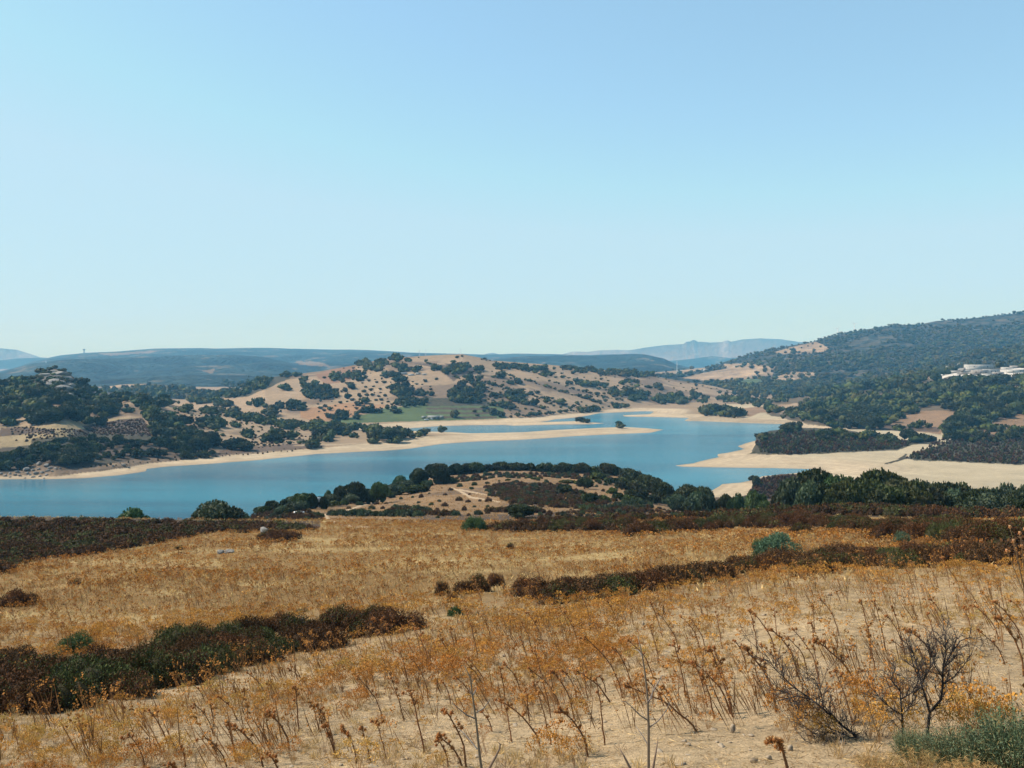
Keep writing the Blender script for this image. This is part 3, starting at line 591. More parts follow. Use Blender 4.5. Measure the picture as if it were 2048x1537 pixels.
def t_poly(P, region, gap, hm=(4, 7), ymin=300, aspect=.75, kind='oak', tries=None, holes=(), comps=None, tgt='tree', clump=None):
    xs = [p[0] for p in P]; ys = [p[1] for p in P]; area = (max(xs) - min(xs)) * (max(ys) - min(ys)); n = int(tries or area / (gap * gap) * 5)
    x = rng.uniform(min(xs), max(xs), n); y = rng.uniform(min(ys), max(ys), n); m = inpoly(x, y, P) & (x > -160) & (x < 2210)
    for Hh in holes: m &= ~inpoly(x, y, Hh)
    if clump is not None: m &= fbm(x, y * 1.8, 70, 4, 777) + .12 * rng.normal(size=n) > clump
    x = x[m]; y = y[m]; X, Y, z, ok, cid = hit(x, y, ymin); kx = []; out = []
    cell = {}
    for i in range(len(x)):
        if not ok[i] or z[i] < .6: continue
        if comps is not None and names[cid[i]] not in comps: continue
        gx, gy = int(x[i] // gap), int(y[i] // (gap * .6)); bad = False
        for a in (-1, 0, 1):
            for b in (-1, 0, 1):
                for j in cell.get((gx + a, gy + b), ()):
                    if ((x[j] - x[i]) / gap) ** 2 + ((y[j] - y[i]) / (gap * .6)) ** 2 < 1: bad = True
        if bad: continue
        cell.setdefault((gx, gy), []).append(i); h = rng.uniform(*hm); out.append((X[i], Y[i], z[i] - .2, h, h * aspect * rng.uniform(.8, 1.15), x[i], y[i]))
    if tgt == 'tree':
        for X_, Y_, z_, h, hw, a, b in out: add_tree(X_, Y_, z_, h, hw, kind, region, a, b)
    return out
# single trees on the near shore
t_at(265, 1008, 32, 118, 'bright', 'lone1'); t_at(247, 1013, 14, 119, 'oak', 'lone1'); TREES.pop()
t_at(428, 993, 49, 108, 'olive', 'lone2')
t_at(483, 1017, 22, 130, 'olive', 'spurwest')
KN = [(230,395,80,'oak'),(350,385,48,'oak'),(550,315,105,'bright'),(635,280,62,'oak'),(470,380,50,'bright'),(755,320,48,'oak'),(800,290,40,'bright'),(905,290,70,'olive'),(1080,200,118,'oak'),(930,235,70,'oak'),(860,360,80,'olive'),(1310,180,100,'bright'),(1230,290,60,'olive'),
      (1540,140,85,'bright'),(1600,190,140,'olive'),(1690,210,90,'oak'),(1730,70,88,'oak'),(1940,30,105,'oak'),(1830,200,50,'olive'),(1930,250,55,'olive'),(100,490,70,'olive')]
for x, y, r_, k in KN:
    (px, py), = z4((x, y)); Yk = 196 if x < 800 else (225 if x < 1500 else 285); t_at(px, py, r_ * .1953, Yk, k, 'knollwest', 2.0)
K2 = [(690,975,48),(800,950,65),(870,985,40),(915,950,45),(975,948,45),(1030,942,52),(1100,960,30),(1170,940,42),(1245,950,40),(1290,953,36),(1350,955,32),(1425,948,44),(1500,955,36),(1545,948,46),(1600,955,35),(1650,945,45),(1730,965,45),(1800,950,50),(1850,970,38),(1905,980,52),(1965,1010,40),(2020,1020,40)]
for x, y, r_ in K2:
    (px, py), = z2((x, y)); t_at(px, py, r_ * .3418 * .95, 338 - abs(px - 1060) * .03, 'oak', 'knollcrest', 3)
K3 = [(1560,1045,52,'oak',280),(1660,1045,62,'olive',265),(1740,1000,45,'oak',300),(1830,1035,48,'oak',280),(1885,1030,40,'oak',290),(1960,1045,66,'oak',262),(2030,1020,36,'oak',270),(1380,1030,28,'olive',290),(1915,1135,42,'oak',215),(1300,1180,82,'oak',152),
      (900,1035,28,'olive',285),(745,1050,25,'olive',265),(1665,1190,28,'bright',175),(1215,1060,14,'olive',280),(1095,1068,14,'oak',270),(1255,1065,14,'olive',270),(1005,1090,14,'olive',250),(1040,1225,22,'olive',160),(890,1050,42,'olive',290)]
for x, y, r_, k, Yk in K3:
    (px, py), = z2((x, y)); t_at(px, py, r_ * .3418, Yk, k, 'knollface', 1.0)
K4 = [(20,870,50,'oak',300),(95,890,50,'oak',285),(150,900,55,'oak',270),(200,925,52,'oak',255),(30,990,22,'oak',230),(320,935,72,'oak',235),(400,945,62,'oak',230),(270,985,58,'olive',205),(370,970,62,'olive',195),(430,985,40,'olive',180),
      (510,960,38,'oak',190),(580,955,48,'bright',185),(660,955,60,'bright',178),(720,970,45,'bright',170),(755,985,28,'bright',160),(675,895,22,'oak',440),(600,950,36,'oak',200),(550,985,38,'bright',168)]
for x, y, r_, k, Yk in K4:
    (px, py), = z3((x, y)); t_at(px, py, r_ * .3896, Yk, k, 'rightgrove', 1.2)
K5 = [(800,880,45,'oak',160),(850,890,75,'olive',142),(905,862,70,'oak',150),(985,845,85,'oak',152),(940,920,70,'olive',130),(1070,855,70,'bright',150),(1010,925,85,'oak',132),(1110,880,70,'bright',138),(1150,905,80,'oak',128),(1250,842,75,'oak',150),(1320,850,85,'oak',146),(1385,845,70,'oak',150),
      (1230,905,85,'oak',124),(1310,925,90,'oak',122),(1400,900,100,'oak',128),(1450,865,55,'oak',155),(1500,900,75,'oak',140),(1480,950,80,'oak',124),(1540,880,60,'olive',165),(1600,885,60,'oak',170),(1580,950,80,'oak',130),(1650,900,60,'oak',165),(1690,950,70,'olive',140),(1750,875,26,'oak',190),(1730,910,60,'oak',165),
      (1790,895,50,'oak',175),(1850,870,55,'oak',180),(1900,875,50,'oak',175),(1870,975,105,'olive',108),(1800,960,70,'oak',135),(1960,920,70,'olive',150),(1930,890,30,'oak',185),(2030,880,32,'oak',180),(2010,960,80,'olive',128),(2060,930,60,'oak',150),(1990,1000,60,'oak',112),(2070,1000,60,'olive',116),(2150,930,90,'oak',140),(2140,1000,80,'oak',120),(1170,960,50,'oak',118),(1080,960,50,'oak',120)]
for x, y, r_, k, Yk in K5:
    (px, py), = z3((x, y)); t_at(px, py, r_ * .3896, Yk, k, 'biggrove', 3, 11, 2.0)
t_poly([(505,1026),(620,1006),(700,988),(850,968),(862,985),(720,1008),(640,1022),(520,1036)], 'knollwest', 13, (1.3, 2.8), 150, .9, 'olive')
t_poly([(1120,985),(1200,958),(1250,958),(1330,978),(1425,1004),(1400,1018),(1250,1008),(1160,1012)], 'knollface', 23, (1.5, 3.6), 150, .8)
# oak hill
A1 = z1((0,500),(200,450),(300,425),(420,450),(540,520),(640,565),(690,615),(680,680),(600,690),(500,620),(300,620),(290,690),(0,680))
A5 = z1((640,560),(740,550),(880,580),(940,620),(930,660),(880,730),(840,700),(850,660),(760,610),(690,620)); A6 = z1((850,660),(940,620),(940,670),(1040,690),(1080,740),(1150,820),(1170,870),(1000,890),(900,790),(880,720))
A7 = z1((-400,920),(0,905),(180,895),(195,855),(420,845),(480,812),(700,832),(900,832),(1160,860),(1200,915),(1290,905),(1180,930),(960,925),(880,915),(760,930),(600,950),(480,975),(360,985),(240,955),(130,990),(0,1005),(-400,1020))
OC = [(78,752),(88,733),(125,730),(150,748),(160,785),(112,800),(86,778)]
t_poly(A1, 'hilltopwood', 8.5, (3.6, 5.6), 450, .85, comps=['oakhill'], holes=[OC]); t_poly(OC, 'hilltopwood', 8, (1.8, 3.4), 450, .9, comps=['oakhill'])
t_poly(z1((-400,500),(0,500),(0,680),(-400,720)), 'hilltopwood', 9, (3.6, 5.6), 450, .8, comps=['oakhill'])
t_poly(A5, 'hilltopwood', 8.5, (4.2, 6.6), 450, .8); t_poly(A6, 'spinewood', 9, (4.2, 6.6), 450, .8); t_poly(A7, 'shorewood', 12, (3.0, 5.6), 450, .82, comps=['oakhill'])
t_ell([(30,690,60,45,12),(250,690,95,45,26),(430,665,95,42,26),(620,635,62,36,18),(520,715,25,15,3),(590,725,20,10,2)], z1, 'clearingclump', (5, 7), 450, .8)
t_ell([(1000,600,60,15,10),(1080,640,40,15,8),(1240,645,65,20,16),(1350,665,80,20,20),(1460,690,80,18,20),(1560,712,60,16,14),(1700,730,90,22,28),(1850,742,60,22,20),(1960,752,80,18,22),(1230,728,70,24,14),
       (1380,738,26,12,3),(1460,790,35,15,5),(1610,800,50,28,14),(1880,790,50,22,10),(1910,818,25,12,3),(1710,808,12,8,1),(1840,848,22,12,3),(1225,842,48,18,9),(1350,862,40,10,5),(1440,872,30,8,4),(2000,785,30,12,5),(750,640,30,20,4),(740,560,60,12,8)], z1, 'hillface', (3.4, 5.2), 450, .8)
t_ell([(120,752,120,18,28),(240,752,80,18,20),(420,758,60,12,12),(130,792,60,20,14),(160,825,25,12,3),(250,782,30,12,5),(315,800,26,10,3),(410,825,28,12,3),(420,795,40,12,6),(600,795,70,16,16),(715,792,28,12,4),(835,765,14,4,2),
       (550,828,40,10,6),(75,858,30,10,4),(480,805,30,10,4),(520,768,10,3,1),(1868,741,18,3,3)], z2, 'spitwood', (3.6, 5.8), 450, .8)
# farm hill
t_ell([(560,340,40,12,9),(610,352,50,12,6),(480,368,50,16,16),(370,368,50,15,16),(555,385,20,10,4),(400,398,30,15,9),(230,452,40,28,16),(330,447,60,24,20),(470,408,30,10,6),(520,442,60,10,9),(620,408,40,12,9),(680,410,20,14,5),(790,402,30,15,7),
       (850,405,45,16,10),(905,412,70,24,24),(945,392,55,16,12),(575,468,55,8,9),(575,520,50,32,22),(600,550,50,22,12),(620,602,60,20,14),(710,547,38,12,8),(762,552,15,6,2),(345,556,6,2,1),(280,573,10,3,2),(380,600,8,3,1),(250,532,15,8,2),
       (130,548,110,32,48),(50,520,40,18,8),(20,465,30,25,8),(100,502,30,15,6),(300,503,20,20,6),(395,653,20,8,3),(970,555,105,45,62),(1040,505,40,16,10),(1000,468,50,9,7),(940,492,30,9,5),(1095,484,12,6,2),(1125,494,14,5,2),(1040,402,40,9,7),
       (1170,443,25,12,5),(1250,483,35,8,7),(1262,565,58,28,24),(1210,622,40,14,9),(1310,602,40,9,6),(1370,608,12,6,2),(1530,608,15,5,2),(1440,593,15,5,2),(1620,603,8,4,1),(1600,483,40,10,9),(1690,492,60,11,16),(1780,503,30,11,8),(1830,533,30,16,12),
       (1950,548,90,20,30),(1920,482,60,9,11),(2030,503,15,6,2),(1840,558,15,6,2),(1950,583,30,6,3),(1220,392,100,14,34),(1370,402,80,14,28),(1440,432,40,16,12),(1560,397,80,9,18),(1680,412,80,11,22),(1850,422,120,14,44),(2000,434,60,11,18),
       (1670,650,30,6,5),(1730,640,30,9,6),(1875,620,50,8,11),(690,600,60,20,14),(905,680,14,6,3),(1120,655,20,10,4),(1180,672,25,8,4),(240,690,120,4,9),(400,650,90,4,7),(560,645,20,20,5)], z2, 'farmhill', (3.5, 6), 700, .75)
t_ell([(1450,485,150,40,85),(1350,545,110,22,40),(1180,585,80,18,26),(1700,438,60,8,14),(1310,610,55,12,14),(1530,608,38,18,9),(1600,668,42,8,6),(1740,634,38,10,6),(1650,628,15,4,2),(1600,636,12,4,2),(1680,522,14,5,2),(1460,612,15,4,2)], z1, 'farmhill', (4.2, 7), 700, .75)
t_ell([(60,492,60,20,24),(200,512,60,20,24),(290,517,60,15,16),(360,492,30,16,8),(400,512,30,16,8),(170,452,30,8,5),(115,443,10,4,2),(285,478,20,6,3),(365,438,6,3,1),(485,473,6,3,1),(540,507,70,15,24),(60,383,100,12,28)], z3, 'farmhill', (4.5, 7), 900, .75)
for L_ in (z2((1050,345),(1150,370),(1300,410),(1420,440)), z2((1090,490),(1220,525),(1350,560),(1480,595),(1620,640)), z2((1180,430),(1320,470),(1480,520),(1620,565),(1780,615)), z2((870,440),(960,475),(1040,520)), z2((700,340),(760,380),(830,410)), z2((1460,480),(1620,530),(1780,570),(1900,595)), z2((1220,690),(1400,675),(1560,655),(1700,645)), z2((180,705),(350,665),(520,640))):
    L_ = np.array(L_)
    for k in range(len(L_) - 1):
        n = max(2, int(np.hypot(*(L_[k + 1] - L_[k])) / 4.5))
        for t in np.linspace(0, 1, n, endpoint=False):
            if rng.random() < .25: continue
            p = L_[k] * (1 - t) + L_[k + 1] * t + rng.normal(size=2) * .8; X, Y, z, ok, cid = hit([p[0]], [p[1]], 700)
            if ok[0] and z[0] > .6: h = rng.uniform(1.6, 3.6); add_tree(X[0], Y[0], z[0] - .1, h, h * .8, 'oak', 'farmhill', p[0], p[1])
for P, gp, hm in ((z2((60,480),(400,340),(560,325),(950,330),(1300,400),(2048,430),(2048,600),(1700,650),(1200,690),(700,640),(100,700)), 13, (1.2, 3.4)), (z3((0,370),(300,405),(600,475),(560,540),(0,545)), 12, (1.2, 3.4)), (z2((660,365),(850,375),(1000,400),(1060,440),(900,470),(780,400)), 6, (2., 4.5)), (z2((690,580),(1190,560),(1200,625),(900,625),(720,620)), 9, (1.5, 4.)), (z2((880,630),(1200,640),(1200,690),(900,700)), 17, (1.5, 3.5))):
    t_poly(P, 'farmhill', gp * .75, hm, 700, .95, comps=['farmhill'], clump=.10)
t_poly(z1((1000,640),(1500,700),(1900,800),(1800,850),(1250,880),(1160,800)), 'hillface', 11, (1.2, 3.), 450, .8, comps=['oakhill'], clump=.05)
# right side
E1 = z3((800,610),(870,570),(930,510),(1000,470),(1200,430),(1450,410),(1580,425),(1750,400),(1900,410),(2200,410),(2300,600),(1960,610),(1850,650),(1750,690),(1640,690),(1650,640),(1780,600),(1600,550),(1510,555),(1500,580),(1360,640),(1300,675),(1180,665),(1060,660),(960,630),(900,620),(820,612))
t_poly(E1, 'woodslope', 8.5, (5.5, 8.5), 650, .8, comps=['woodslope', 'point', 'base'], holes=CLEAR[1:])
t_poly(z3((940,500),(1050,440),(1450,385),(1480,360),(1760,330),(1760,350),(1600,395),(1300,425),(1000,470)), 'woodslope', 6, (5, 8), 1000, .75, comps=['woodslope', 'woodshoulder'])
t_poly(z3((1500,350),(1800,340),(2300,330),(2300,350),(1800,350)), 'woodslope', 6, (5, 8), 1000, .75, comps=['woodslope'])
t_poly(z3((1640,660),(1850,640),(2048,670),(2300,680),(2300,720),(2048,720),(1900,740),(1640,730)), 'woodslope', 13, (4, 6.5), 550, .8)
t_ell([(490,575,75,20,34),(545,592,50,10,14),(760,565,60,10,16),(680,540,20,6,4),(430,578,30,14,8),(600,585,30,8,6)], z3, 'point', (4, 7), 700, .75)
t_ell([(800,670,48,12,14),(700,705,36,16,12),(1060,685,60,12,16),(880,665,20,6,3),(1200,705,90,14,14),(1340,715,50,12,10),(1020,718,32,14,4),(1500,720,60,8,12),(1400,665,20,6,3)], z3, 'peninsula', (3, 5.2), 500, .85)
t_ell([(1660,660,30,12,6),(1400,660,22,8,4),(1500,650,60,5,5),(1290,640,40,20,8)], z3, 'woodslope', (4, 6), 600, .8)
t_poly(z3((520,520),(600,455),(760,420),(900,460),(870,520),(740,540),(600,540)), 'valley', 6, (4.5, 7.5), 900, .75)
t_poly([(1480,770),(1600,765),(1750,770),(1900,745),(1900,755),(1700,790),(1560,800),(1480,800)], 'valley', 5.5, (5, 8), 1300, .7)
# big mountain and shoulder
FH = FIELDS + [z3((560,435),(620,408),(700,410),(700,430),(600,450))]
t_poly([(1560,800),(1700,770),(1800,746),(1900,721),(1951,704),(2048,686),(2210,662),(2210,790),(1560,800)], 'mountain', 5, (4.5, 8), 1400, .8, comps=['woodshoulder'])
t_poly([(1200,775),(1300,744),(1425,731),(1484,710),(1542,696),(1640,675),(1788,646),(1951,632),(2048,621),(2210,602),(2210,700),(1900,745),(1600,800),(1200,800)], 'mountain', 4.0, (3.8, 6.8), 1700, .85, comps=['bigmountain'], holes=FH, tries=60000)
for P in FIELDS: t_poly(P, 'mountain', 11, (5, 8), 1500, .75)
t_poly([(180,783),(300,772),(420,786),(480,795),(560,805),(400,810)], 'valley', 5, (5, 8), 1400, .75, comps=['lowridge'])

# split: the 300 that show largest stand as objects, the rest are one woodland
REG = {
 'lone1': ('bright green bushy oak on the lakeside edge of the brown scrub, the smaller one', 'tree'),
 'lone2': ('large rounded grey-green oak behind the brown scrub, against the open water', 'tree')}
GROUPS = {'lone1': 'oaks at the near lakeside', 'lone2': 'oaks at the near lakeside', 'spurwest': 'oaks at the near lakeside', 'knollwest': 'trees around the hut on the west end of the knoll', 'knollcrest': 'oaks along the crest of the knoll',
          'knollface': 'bushes and oaks on the near face of the knoll', 'rightgrove': 'oaks between the knoll and the big grove', 'biggrove': 'oaks of the big grove behind the scrub',
          'hilltopwood': 'oaks below the rocky hilltop', 'spinewood': 'oaks down the spine of the left hill', 'shorewood': 'oaks along the far shore', 'clearingclump': 'oaks around the hill clearing', 'hillface': 'oaks on the face of the left hill',
          'spitwood': 'oaks at the foot of the sand spit', 'peninsula': 'oaks on the scrubby peninsula', 'woodslope': 'oaks on the wooded slope below the quarry', 'point': 'oaks on the small wooded point', 'farmhill': 'oaks on the farm hill', 'valley': 'oaks in the far valley', 'mountain': 'oaks on the big mountain'}
WHERE = {'knollwest': 'around the stone hut', 'knollcrest': 'in the row on the knoll crest', 'knollface': 'on the near face of the knoll',
         'rightgrove': 'between knoll and big grove', 'biggrove': 'in the big grove', 'peninsula': 'on the scrubby peninsula'}
MASSW = {'hilltopwood': 'dark green oak packed in the wood below the rocky hilltop', 'spinewood': 'dark green oak packed in the strip of wood running down the hill', 'shorewood': 'low dark oak packed in the belt of wood above the far shore',
         'clearingclump': 'dark green oak in the clumps bordering the dry hilltop clearing', 'hillface': 'dark green oak scattered on the tan face of the left hill', 'spitwood': 'small dark oak near the root of the sand spit',
         'woodslope': 'dark green oak packed on the slope below the white quarry', 'point': 'small dark oak on the low wooded point', 'farmhill': 'small dark oak on the central farm hill', 'spurwest': 'small olive-green bush right of the large rounded lakeside oak', 'valley': 'small oak in the far valley', 'mountain': 'tiny oak on the big mountain'}
ORD = 'first second third fourth fifth sixth seventh eighth ninth tenth eleventh twelfth thirteenth fourteenth fifteenth sixteenth seventeenth eighteenth nineteenth twentieth twenty-first twenty-second twenty-third twenty-fourth twenty-fifth twenty-sixth twenty-seventh twenty-eighth twenty-ninth thirtieth'.split()
def ordw(i): return ORD[i] if i < len(ORD) else None
KW = {'oak': 'dark green', 'bright': 'bright green', 'olive': 'grey-green'}
TREES.sort(key=lambda t: -t['s'] * (1 if 0 < t['px'] < 2048 else .3))
TOP = [t for t in TREES[:300]]; REST = TREES[300:]
byreg = {}
for t in TOP: byreg.setdefault(t['reg'], []).append(t)
for rg, L_ in byreg.items():
    kinds = {}
    for t in sorted(L_, key=lambda t: t['px']): kinds.setdefault(t['kind'], []).append(t)
    for k, l2 in kinds.items():
        for i, t in enumerate(l2):
            if rg in REG: t['lab'] = REG[rg][0]
            elif rg in WHERE:
                if len(l2) == 1: t['lab'] = f"the only {KW[k]} tree {WHERE[rg]}"
                elif ordw(i): t['lab'] = f"{ordw(i)} {KW[k]} tree from the left {WHERE[rg]}"
                else: t['lab'] = f"{KW[k]} tree at the right end {WHERE[rg]}"
            else: t['lab'] = MASSW[rg]
for i, t in enumerate(TOP):
    hi = t['s'] > 26; r = random.Random(i)
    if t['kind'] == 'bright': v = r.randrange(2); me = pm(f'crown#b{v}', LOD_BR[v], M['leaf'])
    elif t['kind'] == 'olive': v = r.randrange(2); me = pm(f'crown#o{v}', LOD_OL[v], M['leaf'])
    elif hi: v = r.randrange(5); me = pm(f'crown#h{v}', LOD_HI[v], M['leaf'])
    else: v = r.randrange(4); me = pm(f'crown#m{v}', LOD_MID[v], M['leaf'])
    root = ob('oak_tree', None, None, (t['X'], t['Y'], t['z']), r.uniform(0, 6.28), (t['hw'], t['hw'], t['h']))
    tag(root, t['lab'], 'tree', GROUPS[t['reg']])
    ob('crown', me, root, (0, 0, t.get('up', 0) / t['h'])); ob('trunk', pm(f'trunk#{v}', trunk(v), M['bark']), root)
A = np.array([(t['X'], t['Y'], t['z'], t['hw'], t['h']) for t in REST]); n = len(A)
dn = fbm(A[:, 0], A[:, 1], 170, 4, 555); keep = (A[:, 1] < 1500) | (dn > -.30) & (rng.random(n) < .9); A = A[keep]; dn = dn[keep]; n = len(A)
mid = A[:, 1] < 640; tint = (1.15 + .7 * dn[:, None]) * rng.uniform(.65, 1.4, (n, 1)) * (1 + (A[:, 1:2] > 1500) * np.array((.35, .05, -.05)) * rng.random((n, 1))) * np.stack([rng.uniform(.9, 1.2, n), np.ones(n), rng.uniform(.8, 1.15, n)], 1)
pick = np.where(mid, rng.integers(0, 4, n), 4 + rng.integers(0, 6, n))
mass('woodland', LOD_MID + LOD_LO, A[:, :3], rng.uniform(0, 6.28, n), np.stack([A[:, 3], A[:, 3], A[:, 4]], 1), tint, M['leafmass'], pick, label='far dark green oak woods covering the hills and mountain slopes round the lake', cat='woodland', kind='stuff')
print('trees', len(TREES))

# ------------------------------------------------------------------ shrubs
SHR = []
def s_poly(P, region, gap, hm, ymin, ymax, green=.2, aspect=.75, clump=None):
    for X_, Y_, z_, h, hw, a, b in t_poly(P, region, gap, hm, ymin, aspect, tgt='x', comps=None, clump=clump):
        if Y_ < ymax: SHR.append(dict(X=X_, Y=Y_, z=z_ + .1, h=h, hw=hw, reg=region, px=a, py=b, s=h * F / Y_, g=rng.random() < green))
def s_one(px, py, wpx, hpx, region, g=0, ymin=5):
    X, Y, z, ok, c = hit([px], [py], ymin)
    if ok[0]: SHR.append(dict(X=X[0], Y=Y[0], z=z[0] - .05, h=hpx * Y[0] / F, hw=wpx * Y[0] / F * .5, reg=region, px=px, py=py, s=hpx, g=g))
s_poly([(0,1360),(100,1362),(170,1345),(260,1330),(350,1300),(430,1275),(520,1255),(640,1245),(740,1242),(815,1248),(825,1262),(760,1275),(690,1275),(645,1305),(560,1315),(480,1335),(400,1350),(340,1385),(200,1402),(60,1424),(-100,1440),(-100,1340)], 'leftpatch', 34, (.58, .88), 8, 60, .2, 1.0)
s_poly([(-150,1046),(0,1044),(200,1044),(400,1046),(560,1052),(650,1061),(560,1064),(400,1070),(330,1085),(250,1098),(150,1112),(60,1128),(0,1148),(-150,1170)], 'leftband', 11, (.6, .85), 30, 99, .2, 1.2)
s_poly([(1055,1190),(1200,1178),(1330,1160),(1420,1150),(1520,1128),(1620,1128),(1700,1112),(1850,1118),(2048,1108),(2200,1105),(2200,1128),(1900,1134),(1700,1132),(1640,1150),(1560,1138),(1400,1165),(1250,1190),(1100,1208),(1055,1206)], 'rightband', 17, (.58, .88), 12, 80, .15, 1.1)
s_poly([(980,1058),(1100,1054),(1250,1050),(1290,1060),(1440,1045),(1600,1040),(1750,1052),(1900,1064),(2048,1080),(2200,1090),(2200,1118),(2048,1108),(1900,1090),(1780,1080),(1650,1060),(1500,1056),(1450,1064),(1280,1072),(1200,1066),(980,1064)], 'farband', 11.5, (.8, 1.25), 40, 108, .2, .95)
for a in ((560,1082,84,28,'rockside'),(535,1080,50,26,'rockside'),(590,1078,30,20,'rockside'),(1598,1072,52,32,'rightlone'),(1752,1078,40,18,'rightlone'),(28,1212,80,40,'leftlone'),(60,1205,40,26,'leftlone'),(30,1330,110,46,'leftlone'),(885,1190,40,36,'midclump'),(925,1188,46,34,'midclump'),(960,1185,60,44,'midclump'),(990,1172,44,32,'midclump'),
          (905,1205,30,26,'midclump'),(150,1170,26,14,'leftlone'),(360,1100,24,12,'leftlone'),(1020,1098,18,16,'rightlone'),(1205,1188,40,26,'midclump')): s_one(*a)
for a in ((1560,1112,112,54,'green1',1),(1520,1100,40,26,'green1b',1),(945,1060,62,32,'green2',1),(1805,1096,44,40,'green3',1),(1835,1110,30,20,'green3',1),(912,1232,40,30,'green4',1),(605,1225,30,14,'green5',1),(150,1305,90,48,'green6',1)): s_one(*a)
# hedges on the flat and bushes of the knoll
for L_, g in ((z4((840,565),(1120,580),(1150,575),(1750,582)), 1), (z4((1490,515),(1640,520)), 1), (z4((1700,520),(1830,525)), 1), (z2((1700,1235),(1900,1228),(2048,1215)), 1), (z2((1100,1240),(1240,1240),(1420,1245)), 0), (z2((540,1250),(900,1262)), 0), (z4((600,610),(350,600)), 0), (z2((1850,1205),(2048,1190)), 1), (z3((0,1040),(200,1045)), 1), (z2((1700,1245),(2048,1240)), 0)):
    L_ = np.array(L_)
    for k in range(len(L_) - 1):
        n = max(2, int(np.hypot(*(L_[k + 1] - L_[k])) / 6))
        for t in np.linspace(0, 1, n):
            p = L_[k] * (1 - t) + L_[k + 1] * t + rng.normal(size=2) * .7; X, Y, z, ok, cid = hit([p[0]], [p[1]], 104)
            if ok[0]: h = rng.uniform(.9, 1.5); SHR.append(dict(X=X[0], Y=Y[0], z=z[0] - .1, h=h, hw=h * .75, reg='hedge', px=p[0], py=p[1], s=h * F / Y[0], g=g))
s_poly(z2((1080,1100),(1250,1070),(1500,1085),(1700,1140),(1850,1180),(1700,1230),(1250,1195),(1130,1150)), 'knoll', 4.6, (.6, 1.2), 104, 420, .15)
s_poly([(820,978),(870,960),(1000,948),(1200,951),(1300,975),(1400,1000),(1300,985),(1200,960),(1000,957),(870,970)], 'knoll', 6, (.8, 1.6), 200, 420, .4)
s_poly(z2((1400,1255),(2048,1215),(2400,1230),(2400,1330),(1400,1335)), 'knoll', 8, (.6, 1.1), 95, 250, .25)
s_poly(z2((100,1150),(400,1120),(700,1130),(900,1080),(1500,1030),(1900,1060),(2048,1200),(1500,1240),(800,1280),(100,1240)), 'knoll', 17, (.4, 1.2), 104, 420, .5)
s_poly([(500,1025),(600,1018),(650,1035),(640,1048),(560,1050),(480,1046)], 'knoll', 8, (.6, 1.2), 104, 420, .4)
s_poly([(1380,1010),(1500,1000),(1600,1030),(1600,1045),(1400,1050)], 'knoll', 8, (.6, 1.2), 104, 420, .5)
s_poly(z3((668,735),(675,705),(700,690),(800,680),(1000,680),(1400,720),(1480,740),(1400,768),(850,795),(700,785)), 'pen', 4.2, (1.3, 3.0), 500, 1000, .6)
s_poly(z3((1440,815),(1520,770),(1650,710),(1900,700),(2300,700),(2300,860),(2048,845),(1700,830)), 'pen', 4.6, (1.2, 2.6), 500, 1000, .45)
s_poly([(1490,1005),(1503,978),(1530,957),(1610,952),(1620,985),(1560,1005)], 'pen', 4, (1.0, 1.9), 400, 500, .3)
s_poly(z1((480,750),(700,710),(830,700),(890,770),(880,800),(620,795),(560,785)), 'pen', 3.6, (.6, 1.5), 500, 1000, .1, 1.1, -.06)
s_poly(z1((0,745),(420,760),(560,790),(200,850),(0,840)), 'pen', 4.5, (.5, 1.5), 500, 1000, .1, 1.1, .1)
s_poly(z1((1000,700),(1160,640),(1700,760),(1900,830),(1300,890),(1180,840)), 'pen', 6.5, (.6, 1.7), 500, 1000, .3, 1.1, .12)
s_poly(z1((350,985),(600,965),(900,930),(1300,905),(1700,870),(1900,860),(1900,875),(1300,925),(900,950),(600,985)), 'pen', 9, (.6, 1.5), 480, 1000, .5)
for _ in range(900):
    p_ = rng.uniform(1430, 2250); Y_ = rng.uniform(86, 128); X_ = (p_ - CX) / F * Y_; h = rng.uniform(.8, 1.25); SHR.append(dict(X=X_, Y=Y_, z=zat(X_, Y_) - .05, h=h, hw=h, reg='farband', px=p_, py=1040, s=h * F / Y_ * .8, g=rng.random() < .25))
SHR.sort(key=lambda t: -t['s'] * (1 if 0 < t['px'] < 2048 else .3))
TOPS, RS = SHR[:300], SHR[300:]
SW = {'leftpatch': 'rust-brown cistus bush in the big scrub patch at lower left', 'leftband': 'dark brown cistus bush in the scrub band along the left lakeside brow', 'rightband': 'dark brown cistus bush in the scrub strip crossing the right of the field',
      'farband': 'brown cistus bush in the far scrub band before the big grove', 'hedge': 'low dark bush in the hedge at the foot of the knoll', 'knoll': 'small scrub bush on the knoll', 'pen': 'small scrub bush beyond the lake',
      'rockside': 'olive-brown bush in the clump right beside the pale leaning boulder', 'rightlone': 'brown bush standing alone in dry grass between the two right scrub bands', 'leftlone': 'dark bush standing apart in the dry field near the left edge',
      'midclump': 'dark cistus bush in the small clump between the two big scrub patches', 'green1': 'wide blue-green lentisk bush rising from the brown scrub strip', 'green1b': 'small blue-green bush left against the wide blue-green lentisk',
      'green2': 'bright green bush at the far edge of the dry field, middle', 'green3': 'grey-green broom bush at the right end of the scrub strip', 'green4': 'small green-grey bush alone below the little scrub clump', 'green5': 'low green bush on top of the lower left scrub patch', 'green6': 'green-topped bush on the lower left scrub patch'}
bys = {}
for t in TOPS: bys.setdefault(t['reg'], []).append(t)
RNG = {k: (min(t['px'] for t in v), max(t['px'] for t in v)) for k, v in bys.items()}
